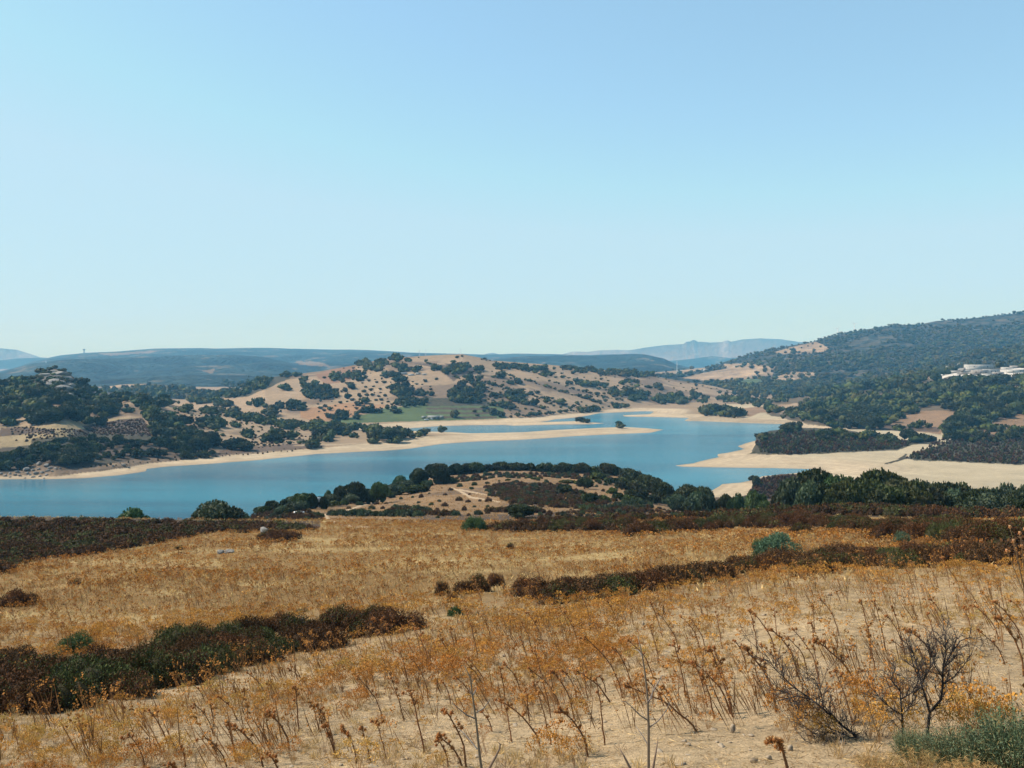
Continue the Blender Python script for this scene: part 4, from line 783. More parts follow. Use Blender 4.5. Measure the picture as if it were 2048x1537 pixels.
for i, t in enumerate(TOPS):
    r = random.Random(900 + i); near = t['s'] > 24
    if t['reg'].startswith('green'): v = 0 if t['reg'] in ('green1', 'green3') else 1; me = pm(f'shrub#g{v}', GR_HI[v], M['shrub'])
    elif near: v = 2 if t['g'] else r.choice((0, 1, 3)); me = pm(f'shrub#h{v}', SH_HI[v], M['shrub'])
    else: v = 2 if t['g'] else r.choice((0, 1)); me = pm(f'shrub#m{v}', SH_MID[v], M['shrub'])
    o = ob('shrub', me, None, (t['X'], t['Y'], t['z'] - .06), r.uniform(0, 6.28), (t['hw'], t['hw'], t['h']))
    third = '' if t['reg'] not in ('leftpatch', 'leftband', 'rightband', 'farband') else ', ' + ('left third', 'middle third', 'right third')[min(2, int(3 * (t['px'] - RNG[t['reg']][0]) / (RNG[t['reg']][1] - RNG[t['reg']][0] + 1e-6)))]
    tag(o, SW[t['reg']] + third, 'shrub', 'shrubs of the ' + {'leftpatch': 'lower left scrub patch', 'leftband': 'left scrub band', 'rightband': 'right scrub strip', 'farband': 'far scrub band'}.get(t['reg'], t['reg'].rstrip('123456b') + ' places'))
A = np.array([(t['X'], t['Y'], t['z'], t['hw'], t['h'], t['g']) for t in RS]); n = len(A); g = A[:, 5] > .5; y = A[:, 1]
pick = np.where(y < 125, np.where(g, 2, rng.integers(0, 2, n)), np.where(y < 420, np.where(g, 3 + rng.integers(0, 2, n), rng.integers(0, 2, n)), np.where(g, 6, 5)))
mass('scrub', SH_MID + GR_MID + SH_LO, A[:, :3], rng.uniform(0, 6.28, n), np.stack([A[:, 3], A[:, 3], A[:, 4]], 1), rng.uniform(.75, 1.3, (n, 1)) * np.ones((n, 3)), M['leafmass'], pick, label='low brown and green scrub scattered over the heath, knoll and far banks', cat='scrub', kind='stuff')
print('shrubs', len(SHR))
# ------------------------------------------------------------------ dry yellow-topped plants and straw
def dryplant(seed, stems, heads, sc, hc, hs=.07, sw=.016, lean=.35):
    r = np.random.default_rng(seed); mb = MB(); P0 = []; 
    a = r.uniform(0, 6.283, stems); q = np.sqrt(r.random(stems)); tip = np.stack([np.cos(a) * q * .95, np.sin(a) * q * .95, 1 - .35 * q * q + r.normal(size=stems) * .07], 1)
    base = tip * np.array((.06, .06, 0)); mid_ = (base + tip) * .5 + np.array((0, 0, .08)) - tip * np.array((.12, .12, 0))
    for A_, B_ in ((base, mid_), (mid_, tip)):
        D = B_ - A_; L_ = np.linalg.norm(D, axis=1); mb.add(*cards((A_ + B_) / 2, D, L_ * 1.1, sw, np.array(sc) * r.uniform(.7, 1.3, (stems, 1)), r))
    if heads:
        P = np.repeat(tip, heads, 0) + r.normal(size=(stems * heads, 3)) * np.array((.10, .10, .035)); n_ = len(P)
        mb.add(*cards(P, r.normal(size=(n_, 3)) * np.array((1, 1, .45)), hs * r.uniform(.7, 1.4, n_), hs * r.uniform(.6, 1.1, n_), np.array(hc) * r.uniform(.65, 1.35, (n_, 1)), r))
    return mb.arr()
OCH = (.47, .235, .05); RUS = (.38, .155, .032); YEL = (.45, .28, .075); STM = (.34, .19, .075); STR = (.56, .39, .17)
DP_HI = [dryplant(1, 34, 14, STM, OCH), dryplant(2, 30, 13, STM, RUS), dryplant(3, 34, 15, STM, YEL), dryplant(4, 22, 10, STM, OCH), dryplant(5, 40, 8, STM, RUS)]
DP_MD = [dryplant(6, 16, 5, STM, OCH, .13, .03), dryplant(7, 16, 5, STM, RUS, .13, .03), dryplant(8, 18, 3, STR, RUS, .12, .04)]
DP_LO = [dryplant(9, 7, 3, STM, RUS, .26, .07), dryplant(10, 7, 3, STM, OCH, .24, .07), dryplant(11, 9, 0, STR, STR, .2, .10), dryplant(12, 7, 2, STM, (.26, .13, .05), .26, .09)]
def tuft(seed, n_, c, w_=.03):
    r = np.random.default_rng(seed); d = r.normal(size=(n_, 3)) * np.array((.6, .6, 0)) + np.array((0, 0, 1.)); L_ = r.uniform(.5, 1.0, n_); d /= np.linalg.norm(d, axis=1, keepdims=True)
    P = d * L_[:, None] * .5 + r.normal(size=(n_, 3)) * np.array((.18, .18, 0)); return cards(P, d, L_, w_, np.array(c) * r.uniform(.7, 1.3, (n_, 1)), r)
TUFT = [tuft(1, 20, STR, .05), tuft(2, 20, (.46, .30, .13), .05), tuft(3, 14, (.36, .25, .15), .06)]
TUFT_LO = [tuft(4, 7, STR, .13), tuft(5, 7, (.46, .30, .13), .13)]
def field(n_, y0, y1, power=2.):
    u = rng.uniform(-.62, .62, n_); Y = (y0 ** power + rng.random(n_) * (y1 ** power - y0 ** power)) ** (1 / power); X = u * Y
    e, c_, d_, px = land(X[None], Y[None], True); e = e[0]; return X, Y, e + CAMZ, CX + F * u, HY - F * e / Y
SCR = [[(0,1350),(260,1318),(430,1272),(640,1250),(820,1250),(760,1272),(690,1272),(645,1300),(560,1312),(480,1332),(340,1382),(200,1398),(60,1420),(-900,1450),(-900,1350)],
       [(-900,1040),(0,1040),(400,1042),(640,1050),(650,1058),(560,1060),(400,1066),(330,1081),(250,1094),(150,1108),(60,1124),(0,1144),(-900,1200)],
       [(1060,1186),(1200,1174),(1420,1146),(1520,1124),(1620,1124),(1850,1114),(2048,1104),(2900,1100),(2900,1130),(1900,1130),(1640,1146),(1560,1134),(1400,1160),(1100,1203)],
       [(980,1056),(1250,1048),(1440,1043),(1600,1038),(1900,1062),(2048,1078),(2900,1090),(2900,1120),(2048,1104),(1780,1077),(1650,1057),(1450,1061),(1280,1068),(980,1062)]]
BARE = [[(1480,1320),(2100,1290),(2100,1450),(1480,1440)], [(820,1440),(1250,1400),(1250,1500),(820,1540)], [(1230,1440),(1400,1425),(1560,1450),(1600,1560),(1180,1560)], [(1640,1200),(1800,1180),(2100,1190),(2100,1300),(1750,1290),(1640,1260)], [(1000,1290),(1120,1300),(1150,1360),(980,1340)]]
for lo in (0,):
    X, Y, z, px, py = [np.concatenate(q) for q in zip(field(34000, 24, 101), field(3300, 7.8, 26, 1.45))]
    kp = ~np.any([inpoly(px, py, P) for P in SCR], 0) & (py > 1040)
    nz = fbm(X, Y, 5, 3, 410) + .5 * fbm(X, Y, 18, 2, 411); dens = sstep(-.75, .15, nz) * (.5 + .5 * sstep(11, 21, Y))
    for i_, P in enumerate(BARE): dens = np.where(inpoly(px, py, P), dens * (.15 if i_ == 0 else .35), dens)
    kp &= rng.random(len(X)) < dens
    # the denser hip-high drift right of the middle
    X, Y, z, px, py = [a[kp] for a in (X, Y, z, px, py)]; n = len(X)
    h = rng.uniform(.17, .36, n) * (.8 + .35 * sstep(0, .3, fbm(X, Y, 8, 2, 412))); hw = h * rng.uniform(.45, .8, n)
    o_ = np.argsort(-h / Y * np.where((px > -5) & (px < 2053), 1, .2)); X, Y, z, px, py, h, hw = [a[o_] for a in (X, Y, z, px, py, h, hw)]
    yel = fbm(X, Y, 6, 2, 415) > .12
    for i in range(300):
        r = random.Random(i + 5000); v = r.choice((0, 2, 3)) if yel[i] else r.choice((0, 1, 1, 4))
        o = ob('dry_plant', pm(f'dry_plant#{v}', DP_HI[v], M['dry']), None, (X[i], Y[i], z[i] - .01), r.uniform(0, 6.28), (hw[i], hw[i], h[i]))
        side = 'left' if px[i] < 700 else ('middle' if px[i] < 1350 else 'right')
        row = 'at the bottom edge' if py[i] > 1440 else ('among the nearer thistles' if py[i] > 1320 else 'behind the nearest thistles')
        tone = {0: 'ochre', 1: 'rust-brown', 2: 'yellow', 3: 'sparse ochre', 4: 'twiggy rust-brown'}[v]
        tag(o, f'{tone} dried flower bush {row}, {side} part of the field', 'dry plant', 'dried flower bushes in the near field')
    R_ = slice(300, None); X, Y, z, px, h, hw, yel = [a[R_] for a in (X, Y, z, px, h, hw, yel)]; n = len(X); farm_ = Y > 34
    pick = np.where(farm_, 3 + rng.choice([0, 1, 2, 3], n, p=[.36, .2, .2, .24]), np.where(yel, rng.choice([0, 0, 2], n), rng.integers(0, 3, n)))
    k = np.where(Y > 50, 1.35, 1.0)
    mass('dry_cover', DP_MD + DP_LO, np.stack([X, Y, z - .01], 1), rng.uniform(0, 6.28, n), np.stack([hw * k, hw * k, h], 1), rng.uniform(.7, 1.25, (n, 1)) * np.ones((n, 3)), M['drymass'], pick,
         label='rust-brown dried plants covering the field down to the scrub', cat='dry cover', kind='stuff')
    # straw-coloured grass
    X, Y, z, px, py = field(19000, 6., 30, 1.35); nz = fbm(X, Y, 2.5, 3, 420); kp = (rng.random(len(X)) < sstep(-.35, .2, nz) * .95)
    for P in BARE[2:3]: kp &= ~(inpoly(px, py, P) & (rng.random(len(X)) < .55))
    kp &= ~np.any([inpoly(px, py, P) for P in SCR], 0); X, Y, z = X[kp], Y[kp], z[kp]; n1_ = len(X)
    X2, Y2, z2_, px2, py2 = field(12000, 26, 101); k2 = ~np.any([inpoly(px2, py2, P) for P in SCR], 0); X2, Y2, z2_ = X2[k2], Y2[k2], z2_[k2]; n2_ = len(X2)
    pos = np.concatenate([np.stack([X, Y, z - .01], 1), np.stack([X2, Y2, z2_ - .01], 1)]); n = len(pos)
    hh = np.concatenate([rng.uniform(.04, .15, n1_), rng.uniform(.12, .28, n2_)]); ww = hh * np.concatenate([rng.uniform(.7, 1.3, n1_), rng.uniform(.9, 1.7, n2_)])
    mass('grass', TUFT + TUFT_LO, pos, rng.uniform(0, 6.28, n), np.stack([ww, ww, hh], 1), rng.uniform(.75, 1.2, (n, 1)) * np.ones((n, 3)), M['drymass'], np.concatenate([rng.integers(0, 3, n1_), 3 + rng.integers(0, 2, n2_)]),
         label='short straw-coloured dry grass on the bare slope', cat='grass', kind='stuff')
    # thin bare stems and flattened straw
    stems = []
    for sd in range(4):
        r = np.random.default_rng(300 + sd); m_ = 5 + sd; d = np.stack([-.28 + .22 * r.normal(size=m_), .15 * r.normal(size=m_), np.ones(m_)], 1); L_ = r.uniform(.5, 1., m_); d /= np.linalg.norm(d, axis=1, keepdims=True)
        a = cards(d * L_[:, None] * .5 + r.normal(size=(m_, 3)) * (.10, .10, 0), d, L_, .019, np.array((.22, .11, .045)) * r.uniform(.6, 1.5, (m_, 1)), r); mb = MB(); mb.add(*a); tp = d * L_[:, None]; q_ = np.repeat(tp, 5, 0) + r.normal(size=(m_ * 5, 3)) * (.025, .025, .03)
        mb.add(*cards(q_, r.normal(size=q_.shape), .05, .035, np.array((.38, .17, .045)) * r.uniform(.5, 1.4, (len(q_), 1)), r)); stems.append(mb.arr())
    X, Y, z, px, py = field(2900, 8.5, 48, 1.35); k = ~np.any([inpoly(px, py, P) for P in SCR], 0) & (rng.random(2900) < sstep(-.5, .2, fbm(X, Y, 4, 3, 431))); X, Y, z = X[k], Y[k], z[k]; n = len(X); hh = rng.uniform(.3, .75, n)
    mass('dry_stems', stems, np.stack([X, Y, z - .01], 1), rng.uniform(-.5, .5, n), np.stack([hh, hh, hh], 1), rng.uniform(.7, 1.3, (n, 1)) * np.ones((n, 3)), M['drymass'], None, label='thin bare dry stems leaning left all over the near field', cat='dry stems', kind='stuff')
    lit = []
    for sd in range(3):
        r = np.random.default_rng(330 + sd); d = r.normal(size=(16, 3)) * (1, 1, .10); P_ = r.normal(size=(16, 3)) * (.5, .5, 0) + (0, 0, .06); lit.append(cards(P_, d, r.uniform(.3, .9, 16), .035, np.array(((.60, .42, .20), (.44, .29, .14), (.30, .19, .09))[sd]) * r.uniform(.7, 1.3, (16, 1)), r))
    X, Y, z, px, py = field(9000, 6.2, 30, 1.3); n = len(X); hh = rng.uniform(.06, .16, n)
    mass('straw', lit, np.stack([X, Y, z], 1), rng.uniform(0, 6.28, n), np.stack([hh, hh, hh], 1), rng.uniform(.7, 1.2, (n, 1)) * np.ones((n, 3)), M['drymass'], None, label='broken flattened straw littering the bare soil', cat='straw', kind='stuff')
    # knoll grass
    X, Y, z, ok, cid = hit(rng.uniform(430, 1650, 9000), rng.uniform(945, 1062, 9000), 103, 400); k = ok & np.isin(cid, [CI['knoll'], CI['near']]) & (z > 1); X, Y, z = X[k], Y[k], z[k]; n = len(X)
    pth = np.any([inpoly(CX + F * X / Y, HY - F * (z - CAMZ) / Y, P) for P in PATHS], 0); X, Y, z = X[~pth], Y[~pth], z[~pth]; n = len(X); hh = rng.uniform(.2, .45, n)
    mass('grass', TUFT_LO, np.stack([X, Y, z - .02], 1), rng.uniform(0, 6.28, n), np.stack([hh * 1.8, hh * 1.8, hh], 1), rng.uniform(.5, 1.0, (n, 1)) * np.array((1., .85, .75)), M['drymass'], None,
         label='sparse tan grass growing over the knoll', cat='grass', kind='stuff')

# ------------------------------------------------------------------ stones and boulders
def rockarr(seed, sub=1, jag=.22):
    r = np.random.default_rng(seed); v, f = ICO2 if sub > 1 else ICO1; pl = r.normal(size=(7, 3)); pl /= np.linalg.norm(pl, axis=1, keepdims=True); v = v * (1 + jag * .4 * r.normal(size=(len(v), 1)))
    for p in pl: d = v @ p; k = r.uniform(.45, .75); v = v - np.maximum(d - k, 0)[:, None] * p
    return v, f, np.ones_like(v)
STONE = [rockarr(s, 1, .55) for s in range(5)]
X, Y, z, px, py = field(1100, 6.2, 24, 1.6); n = len(X); s = rng.uniform(.007, .022, n) * rng.choice([1, 1, 1.7], n)
tv = plain('stone', (.30, .235, .165), .9, .1, .2, 8)
mass('gravel', STONE, np.stack([X, Y, z + s * .2], 1), rng.uniform(0, 6.28, n), np.stack([s * rng.uniform(1, 1.8, n), s, s * .42], 1), np.ones((n, 3)), tv, None, label='small pale stones strewn over the bare soil', cat='gravel', kind='stuff')
ST = [(1702,1294,22,9),(1677,1386,20,8),(1465,1466,14,18),(1502,1474,12,8),(1434,1486,10,5),(1461,1487,8,5),(1508,1526,16,14),(1538,1520,12,12),(1411,1232,8,6),(1528,1232,12,6),(1640,1238,10,6),(1660,1192,10,8),(1286,1251,8,7),(1008,1314,8,6),(1227,1462,10,5),(1376,1492,12,9),(1580,1502,14,12),(1965,1328,10,5),(1764,1180,8,5),(1068,1298,8,6)]
for i, (a, b, w_, h_) in enumerate(sorted(ST)):
    X_, Y_, z_, ok, _ = hit([a], [b], 5); k = Y_[0] / F
    o = ob('stone', mesh('stone', *STONE[i % 5][:2], tv), None, (X_[0], Y_[0], z_[0] + h_ * k * .3), i * 1.3, (w_ * k * .55, w_ * k * .45, h_ * k * .55)); tag(o, f'{ORD[i]} from the left of the larger pale stones lying on the bare soil', 'stone', 'larger stones on the bare soil')
def boulder(px_, py_, w_, h_, lab, seed, group=None, ymin=5, name='boulder', mat='rock', zoff=0, dy=0, cat='boulder'):
    X_, Y_, z_, ok, _ = hit([px_], [py_], ymin); Y0 = Y_[0] + dy; k = Y0 / F; X0 = (px_ - CX) * k; z0 = zat(X0, Y0)
    v, f, c = rockarr(seed, 2, .34); o = ob(name, mesh(name, v, f, M[mat]), None, (X0, Y0, z0 + h_ * k * .25 + zoff), seed * .7, (w_ * k * .55, w_ * k * .45, h_ * k * .58)); tag(o, lab, cat, group)
boulder(528, 1070, 30, 18, 'big pale leaning boulder beside the olive-brown bush in the dry field', 7)
boulder(441, 1108, 18, 12, 'pale grey rock lying in the dry field, left one of the pair', 8, 'pair of pale rocks in the field'); boulder(458, 1106, 20, 9, 'flatter pale grey rock lying in the dry field, right one of the pair', 9, 'pair of pale rocks in the field')
boulder(1019, 1032, 9, 5, 'small whitish rock beside the round dark bush on the flat', 12)
for i, (a, b, w_, h_) in enumerate([(52,942,17,9),(78,930,15,8),(92,934,14,8),(48,934,18,8),(30,951,8,5),(10,953,8,5),(20,955,7,4),(40,953,9,5),(60,951,9,5),(72,948,10,6),(84,946,9,6),(95,943,10,6),(104,944,7,4),(66,955,8,4),(50,957,7,3),(80,954,7,4),(92,951,8,4),(112,939,8,5),(120,938,6,4),(2,948,10,4),(35,945,9,5),(247,932,11,6),(258,937,8,5),(226,933,6,4),(20,948,8,4),(54,948,8,4),(100,938,9,5),(76,940,9,5),(65,942,9,5),(88,958,5,3)]):
    boulder(a, b, w_, h_, 'grey granite boulder heaped at the water\'s edge on the left shore' if a < 130 else 'pale boulder lying alone on the sandy far shore', 20 + i, 'boulders of the left shore', 400)
# the rocky hilltop: slabs of one outcrop
mb = MB()
for i, (a, b, w_, h_) in enumerate([(106,741,26,12),(122,746,28,16),(92,748,18,12),(134,754,20,18),(112,762,24,18),(126,774,26,20),(98,768,16,14),(143,770,12,14),(118,790,22,14),(150,786,12,10),(84,752,10,8),(138,788,12,12),(102,755,18,12)]):
    X_, Y_, z_, ok, _ = hit([a], [b + 4], 600); 
    if not ok[0]: continue
    k = Y_[0] / F; v, f, c = rockarr(60 + i, 2, .10); v = v * np.array((w_ * k * .8, w_ * k * .6, h_ * k * .42)) + np.array((X_[0], Y_[0], z_[0] + h_ * k * .05)); mb.add(v, f, c)
tag(ob('rock_outcrop', mb.mesh('rock_outcrop', M['rock'])), 'bare grey granite outcrop crowning the wooded hill on the left', 'rock outcrop')
mb = MB()
for i, (a, b, w_, h_) in enumerate([(1898,733,12,7),(1922,728,16,8),(1932,732,12,8),(1910,734,12,6),(1925,738,16,6)]):
    X_, Y_, z_, ok, _ = hit([a], [b + 8], 900); k = Y_[0] / F; v, f, c = rockarr(80 + i, 2, .10); mb.add(v * np.array((w_ * k * .6, w_ * k * .5, h_ * k * .8)) + np.array((X_[0], Y_[0], z_[0] + 5 * k)), f, c)
tag(ob('rock_outcrop', mb.mesh('rock_outcrop', M['rock'])), 'small grey rock crag poking out of the trees left of the white quarry sheds', 'rock outcrop')
islet = [(1238,853,15,8)]
t0 = len(TREES)

# ------------------------------------------------------------------ trees standing alone on the sand spits
for i, (a, b, w_, h_, lab) in enumerate([(1238,854,16,9,'lone dark bush standing on the pale sand spit'),(1160,845,20,12,'dark tree clump on the tip of the small spit'),(1172,846,20,9,'lower dark bush right of the clump on the small spit'),(1505,966,18,16,'dark round bush on the little brown point before the water'),(884,866,9,6,'small dark bush where the sand spit leaves the shore'),(842,872,16,14,'large dark bush at the end of the wood on the spit')]):
    X_, Y_, z_, ok, _ = hit([a], [b], 400); k = Y_[0] / F; root = ob('oak_tree', None, None, (X_[0], Y_[0], max(z_[0], .1) - .2), i, (w_ * k * .5, w_ * k * .5, h_ * k)); tag(root, lab, 'tree', 'bushes on the spits')
    ob('crown', pm(f'crown#m{i % 4}', LOD_MID[i % 4], M['leaf']), root); ob('trunk', pm('trunk#0', trunk(0), M['bark']), root)

# ------------------------------------------------------------------ thistles
def th_head(r, s_):
    mb = MB(); v, f = ICO1; mb.add(v * s_ * np.array((.8, .8, .75)), f, (.30, .115, .035)); d = r.normal(size=(26, 3)); d[:, 2] += .35; d /= np.linalg.norm(d, axis=1, keepdims=True)
    mb.add(*cards(d * s_ * 1.05, d, s_ * 1.2, s_ * .32, np.array((.42, .19, .06)) * r.uniform(.6, 1.5, (26, 1)), r)); v2 = v[:, :] * s_ * .42; v2 = v2 + np.array((0, 0, s_ * .75)); mb.add(v2, f, (.55, .34, .16)); return mb.arr()
hr = np.random.default_rng(77); HEADS = [th_head(hr, .016), th_head(hr, .013), th_head(hr, .019)]
def th_stem(base, tip, r, rad=.006, bow=.10, heads=5, twigs=3, leafy=1.0):
    base = np.array(base); tip = np.array(tip); D = tip - base; L_ = np.linalg.norm(D); side = np.array((-np.sign(D[0] + 1e-6), 0, .25)) * min(1, abs(D[0]) / L_ * 2.2); n_ = 9; pts = []
    for k in range(n_):
        t = k / (n_ - 1); pts.append(base + D * t + side * L_ * bow * math.sin(math.pi * t) + (r.normal(size=3) * L_ * .006 if 0 < k < n_ - 1 else 0))
    pts = np.array(pts); c = np.array((.23, .11, .05)); mb = MB(); mb.tube(pts, np.linspace(rad, rad * .5, n_), c, 5)
    def at(t): q = t * (n_ - 1); i = min(int(q), n_ - 2); return pts[i] + (pts[i + 1] - pts[i]) * (q - i), (pts[i + 1] - pts[i])
    hp = [tip]
    for k in range(heads - 1): hp.append(tip + r.normal(size=3) * np.array((.026, .022, .016)) - np.array((0, 0, .014)))
    for p in hp[1:]: q, _ = at(.93); mb.tube([q, (q + p) / 2 + (0, 0, -.004), p], [rad * .5, rad * .4, rad * .35], c, 4)
    for k in range(twigs):
        t = r.uniform(.55, .9); q, d = at(t); a = r.uniform(0, 6.28); l = r.uniform(.04, .12) * L_; p = q + np.array((math.cos(a) * .55, math.sin(a) * .55, .8)) * l; mb.tube([q, (q + p) / 2 - (0, 0, l * .08), p], [rad * .5, rad * .4, rad * .3], c, 4); hp.append(p)
    lf = MB(); m = int(46 * leafy * L_) + 6; T_ = r.uniform(.02, .95, m) ** 1.2; P = []; DD = []
    for t in T_:
        q, d = at(t); a = r.uniform(0, 6.28); o = np.array((math.cos(a), math.sin(a), r.uniform(-.5, .7))); l = r.uniform(.02, .045) * (1.5 - t); P.append(q + o * l * .5); DD.append(o)
        if t < .4: P.append(q + o * l * 1.1 + (0, 0, -l * .25)); DD.append(o * (1, 1, 0) + (0, 0, -.8))
    P = np.array(P); DD = np.array(DD); lf.add(*cards(P, DD, r.uniform(.025, .05, len(P)), .009, np.array((.24, .14, .075)) * r.uniform(.6, 1.5, (len(P), 1)), r))
    return mb, lf, hp
def zs(a, lst): return [(a[0] + x * a[2], a[1] + y * a[2], a[0] + u * a[2], a[1] + v * a[2], k) for x, y, u, v, k in lst]
TH = zs((850, 1200, .26855), [(100,265,215,560,0),(190,200,240,530,0),(335,180,410,520,0),(320,430,460,720,0),(290,465,440,700,0),(590,455,730,775,0),(555,490,600,740,0),(710,275,775,500,0),(815,380,940,880,0),(770,500,1010,800,0),(950,540,1110,900,1),(1020,510,1130,730,0),(1130,540,1390,775,1),
 (1035,95,1145,400,0),(1190,280,1470,730,0),(1420,375,1560,760,0),(1510,290,1700,590,0),(1355,10,1440,240,0),(1680,20,1770,280,0),(1740,110,1890,400,0),(1680,205,1745,480,0),(1850,310,1945,730,1),(1480,620,2030,980,1),(1620,580,1780,790,0),(1770,655,1850,790,0),(1270,560,1340,1080,0),
 (1000,800,1220,1170,1),(810,625,940,1080,0),(560,740,870,1100,1),(580,760,650,1060,0),(145,810,310,1250,1),(95,1000,280,1240,1),(95,1060,175,1250,0),(120,615,190,780,0),(225,580,350,770,0),(420,820,500,980,0),(1170,490,1210,740,0),(750,670,780,920,0),(1300,565,1345,690,0),(1900,120,2048,370,0),(1970,460,2080,640,1)])
TH += zs((1380, 1200, .3262), [(5,120,100,340,0),(160,80,200,300,0),(370,70,420,330,1),(390,80,530,380,1),(500,180,660,470,1),(520,60,535,240,0),(640,190,790,500,0),(605,235,720,430,0),(770,250,1045,580,2),(760,290,800,540,0),(745,25,765,200,0),(740,130,760,260,1),(800,0,910,220,0),(1040,0,1135,430,0),
 (1080,180,1110,360,1),(1140,10,1200,310,0),(1245,50,1310,300,0),(1200,90,1320,380,0),(1345,190,1490,350,2),(1461,85,1520,310,0),(1480,0,1560,150,0),(1680,40,1730,220,0),(1735,30,1900,250,0),(1880,15,2040,300,1),(1770,190,1930,390,0),(1900,110,2048,470,2),(125,300,265,720,1),(150,300,262,680,1),
 (20,390,250,700,1),(40,400,110,660,0),(70,430,150,730,1),(275,250,345,430,0),(340,300,530,690,2),(440,280,540,420,0),(600,300,670,450,0),(905,450,1005,770,0),(1035,420,1010,690,0),(530,860,600,1060,2),(1980,10,2048,120,0),(1230,240,1330,370,0)])
TH += zs((0, 1000, .3493), [(1415,985,1530,1140,0),(1650,960,1780,1110,0),(1690,1070,1710,1330,1),(1120,1160,1220,1340,0),(1250,1120,1360,1260,0),(1390,1090,1420,1250,0),(1210,1130,1225,1300,0),(1100,1040,1170,1150,0),(870,1190,970,1460,0),(700,1190,710,1290,0),(1310,1270,1350,1500,1),(1340,1290,1510,1530,1),
 (1180,1340,1300,1530,0),(740,1340,830,1530,0),(1045,1400,1065,1530,0),(1530,1230,1660,1440,2),(1780,1160,1830,1330,0),(1815,1170,1920,1460,1),(1870,1280,1930,1480,0),(1960,1310,2000,1380,1),(985,1490,1030,1600,1),(1550,1450,1600,1580,1),(190,1510,215,1600,0),(860,1525,880,1600,1)])
TH += zs((650, 1000, .3493), [(485,1100,570,1450,1),(375,1030,455,1270,0),(95,1310,180,1510,0),(215,1290,265,1520,0),(290,1280,350,1480,0),(5,1270,65,1480,1),(430,860,480,1080,0),(500,920,590,1150,0),(190,1000,330,1280,0)])
recs = []
for a, b, u, v, k in TH:
    X_, Y_, z_, ok, _ = hit([u], [v], 4)
    if ok[0]: recs.append((u, v, a, b, k, X_[0], Y_[0], z_[0]))
recs.sort(key=lambda q: q[0]); cnt = {}
BANDS = ((1470, 'rooted along the very bottom of the picture'), (1425, 'rooted just above the bottom edge'), (1385, 'rooted halfway up the bare slope'), (1340, 'rooted in the middle of the dry slope'), (1300, 'rooted in the upper part of the bare slope'), (0, 'rooted where the dense dry plants begin'))
for i, (u, v, a, b, k, X0, Y0, z0) in enumerate(recs):
    r = np.random.default_rng(1000 + i); tip = np.array(((a - CX) / F * Y0, Y0 + r.uniform(-.08, .08), CAMZ + (HY - b) * Y0 / F)); base = np.array((X0, Y0, z0 - .02)); L_ = np.linalg.norm(tip - base)
    mb, lf, hp = th_stem((0, 0, 0), tip - base, r, (.0082, .0102, .0138)[k] * (1 if Y0 < 12 else 1.15), .11 if abs(a - u) > .35 * abs(b - v) else .04, (3, 5, 8)[k], (2, 4, 6)[k])
    row = next(n_ for y_, n_ in BANDS if v >= y_); cnt[row] = cnt.get(row, 0) + 1; j = ordw(cnt[row] - 1)
    root = ob('thistle', None, None, tuple(base)); tag(root, f'{j} rust-brown dried thistle from the left, {row}', 'thistle', 'dried thistles ' + row)
    ob('stem', mb.mesh('stem', M['dry']), root); ob('leaves', lf.mesh('leaves', M['dry']), root)
    for q in hp: ob('flower_head', pm(f'flower_head#{r.integers(3)}', HEADS[r.integers(3)], M['dry']), root, tuple(q), r.uniform(0, 6.28), (1, 1, 1) if k < 2 else (1.25,) * 3)
# farther thistles, each one small mesh
FT = []
for s_ in range(6):
    r = np.random.default_rng(2000 + s_); mb, lf, hp = th_stem((0, 0, 0), (-.08 - .3 * r.random(), 0, .85), r, .0085, .08, 4, 3, .8)
    for q in hp: h_ = HEADS[r.integers(3)]; mb.add(h_[0] * 1.2 + np.array(q), h_[1], h_[2])
    v_, f_, c_ = lf.arr(); mb.add(v_, f_, c_); FT.append(mb.mesh('thistle', M['dry']))
X, Y, z, px, py = field(1500, 17, 75, 1.3); kp = ~np.any([inpoly(px, py, P) for P in SCR], 0) & (px > 0) & (px < 2048) & (rng.random(1500) < .42 * sstep(.0, .3, fbm(X, Y, 9, 3, 444) + .15) + .04)
X, Y, z, px, py = [q[kp][:170] for q in (X, Y, z, px, py)]
for i in range(len(X)):
    o = ob('thistle', FT[i % 6], None, (X[i], Y[i], z[i] - .01), rng.uniform(-.5, .5), (1, 1, rng.uniform(.6, 1.05)))
    tag(o, f'small distant dried thistle in the {"orange-brown field beyond" if py[i] < 1180 else "dense dry plants before"} the middle scrub strip, {"left" if px[i] < 700 else "middle" if px[i] < 1400 else "right"} part', 'thistle', 'distant thistles')
# tall thistle at the right edge
for i, (a, b) in enumerate([(2022,1056),(2036,1064),(2046,1058),(2028,1082),(2044,1090)]):
    pass
X0, Y0, z0, ok, _ = hit([2058], [1340], 4); r = np.random.default_rng(9); root = ob('thistle', None, None, (X0[0], Y0[0], z0[0])); tag(root, 'tallest thistle with pale peach heads cut by the right edge, standing over the scrub', 'thistle')
mb = MB(); hp = []; top = CAMZ + (HY - 1062) * Y0[0] / F - z0[0]; k = Y0[0] / F
for a, b in [(2024,1056),(2036,1066),(2050,1060),(2030,1084),(2046,1094),(2018,1104),(2060,1080)]:
    p = np.array(((a - 2058) * k, r.uniform(-.08, .08), top + (1062 - b) * k)); mb.tube([(0, 0, 0), (p[0] * .25, 0, top * .55), p * (.8, 1, .92), p], [.007, .006, .004, .003], np.array((.24, .15, .08)), 5); hp.append(p)
ob('stem', mb.mesh('stem', M['dry']), root)
pv, pf, pc = HEADS[2]; pale = mesh('flower_head', pv, pf, M['dry'], np.clip(pc * np.array((1.6, 1.7, 2.2)), 0, .8))
for p in hp: ob('flower_head', pale, root, tuple(p))

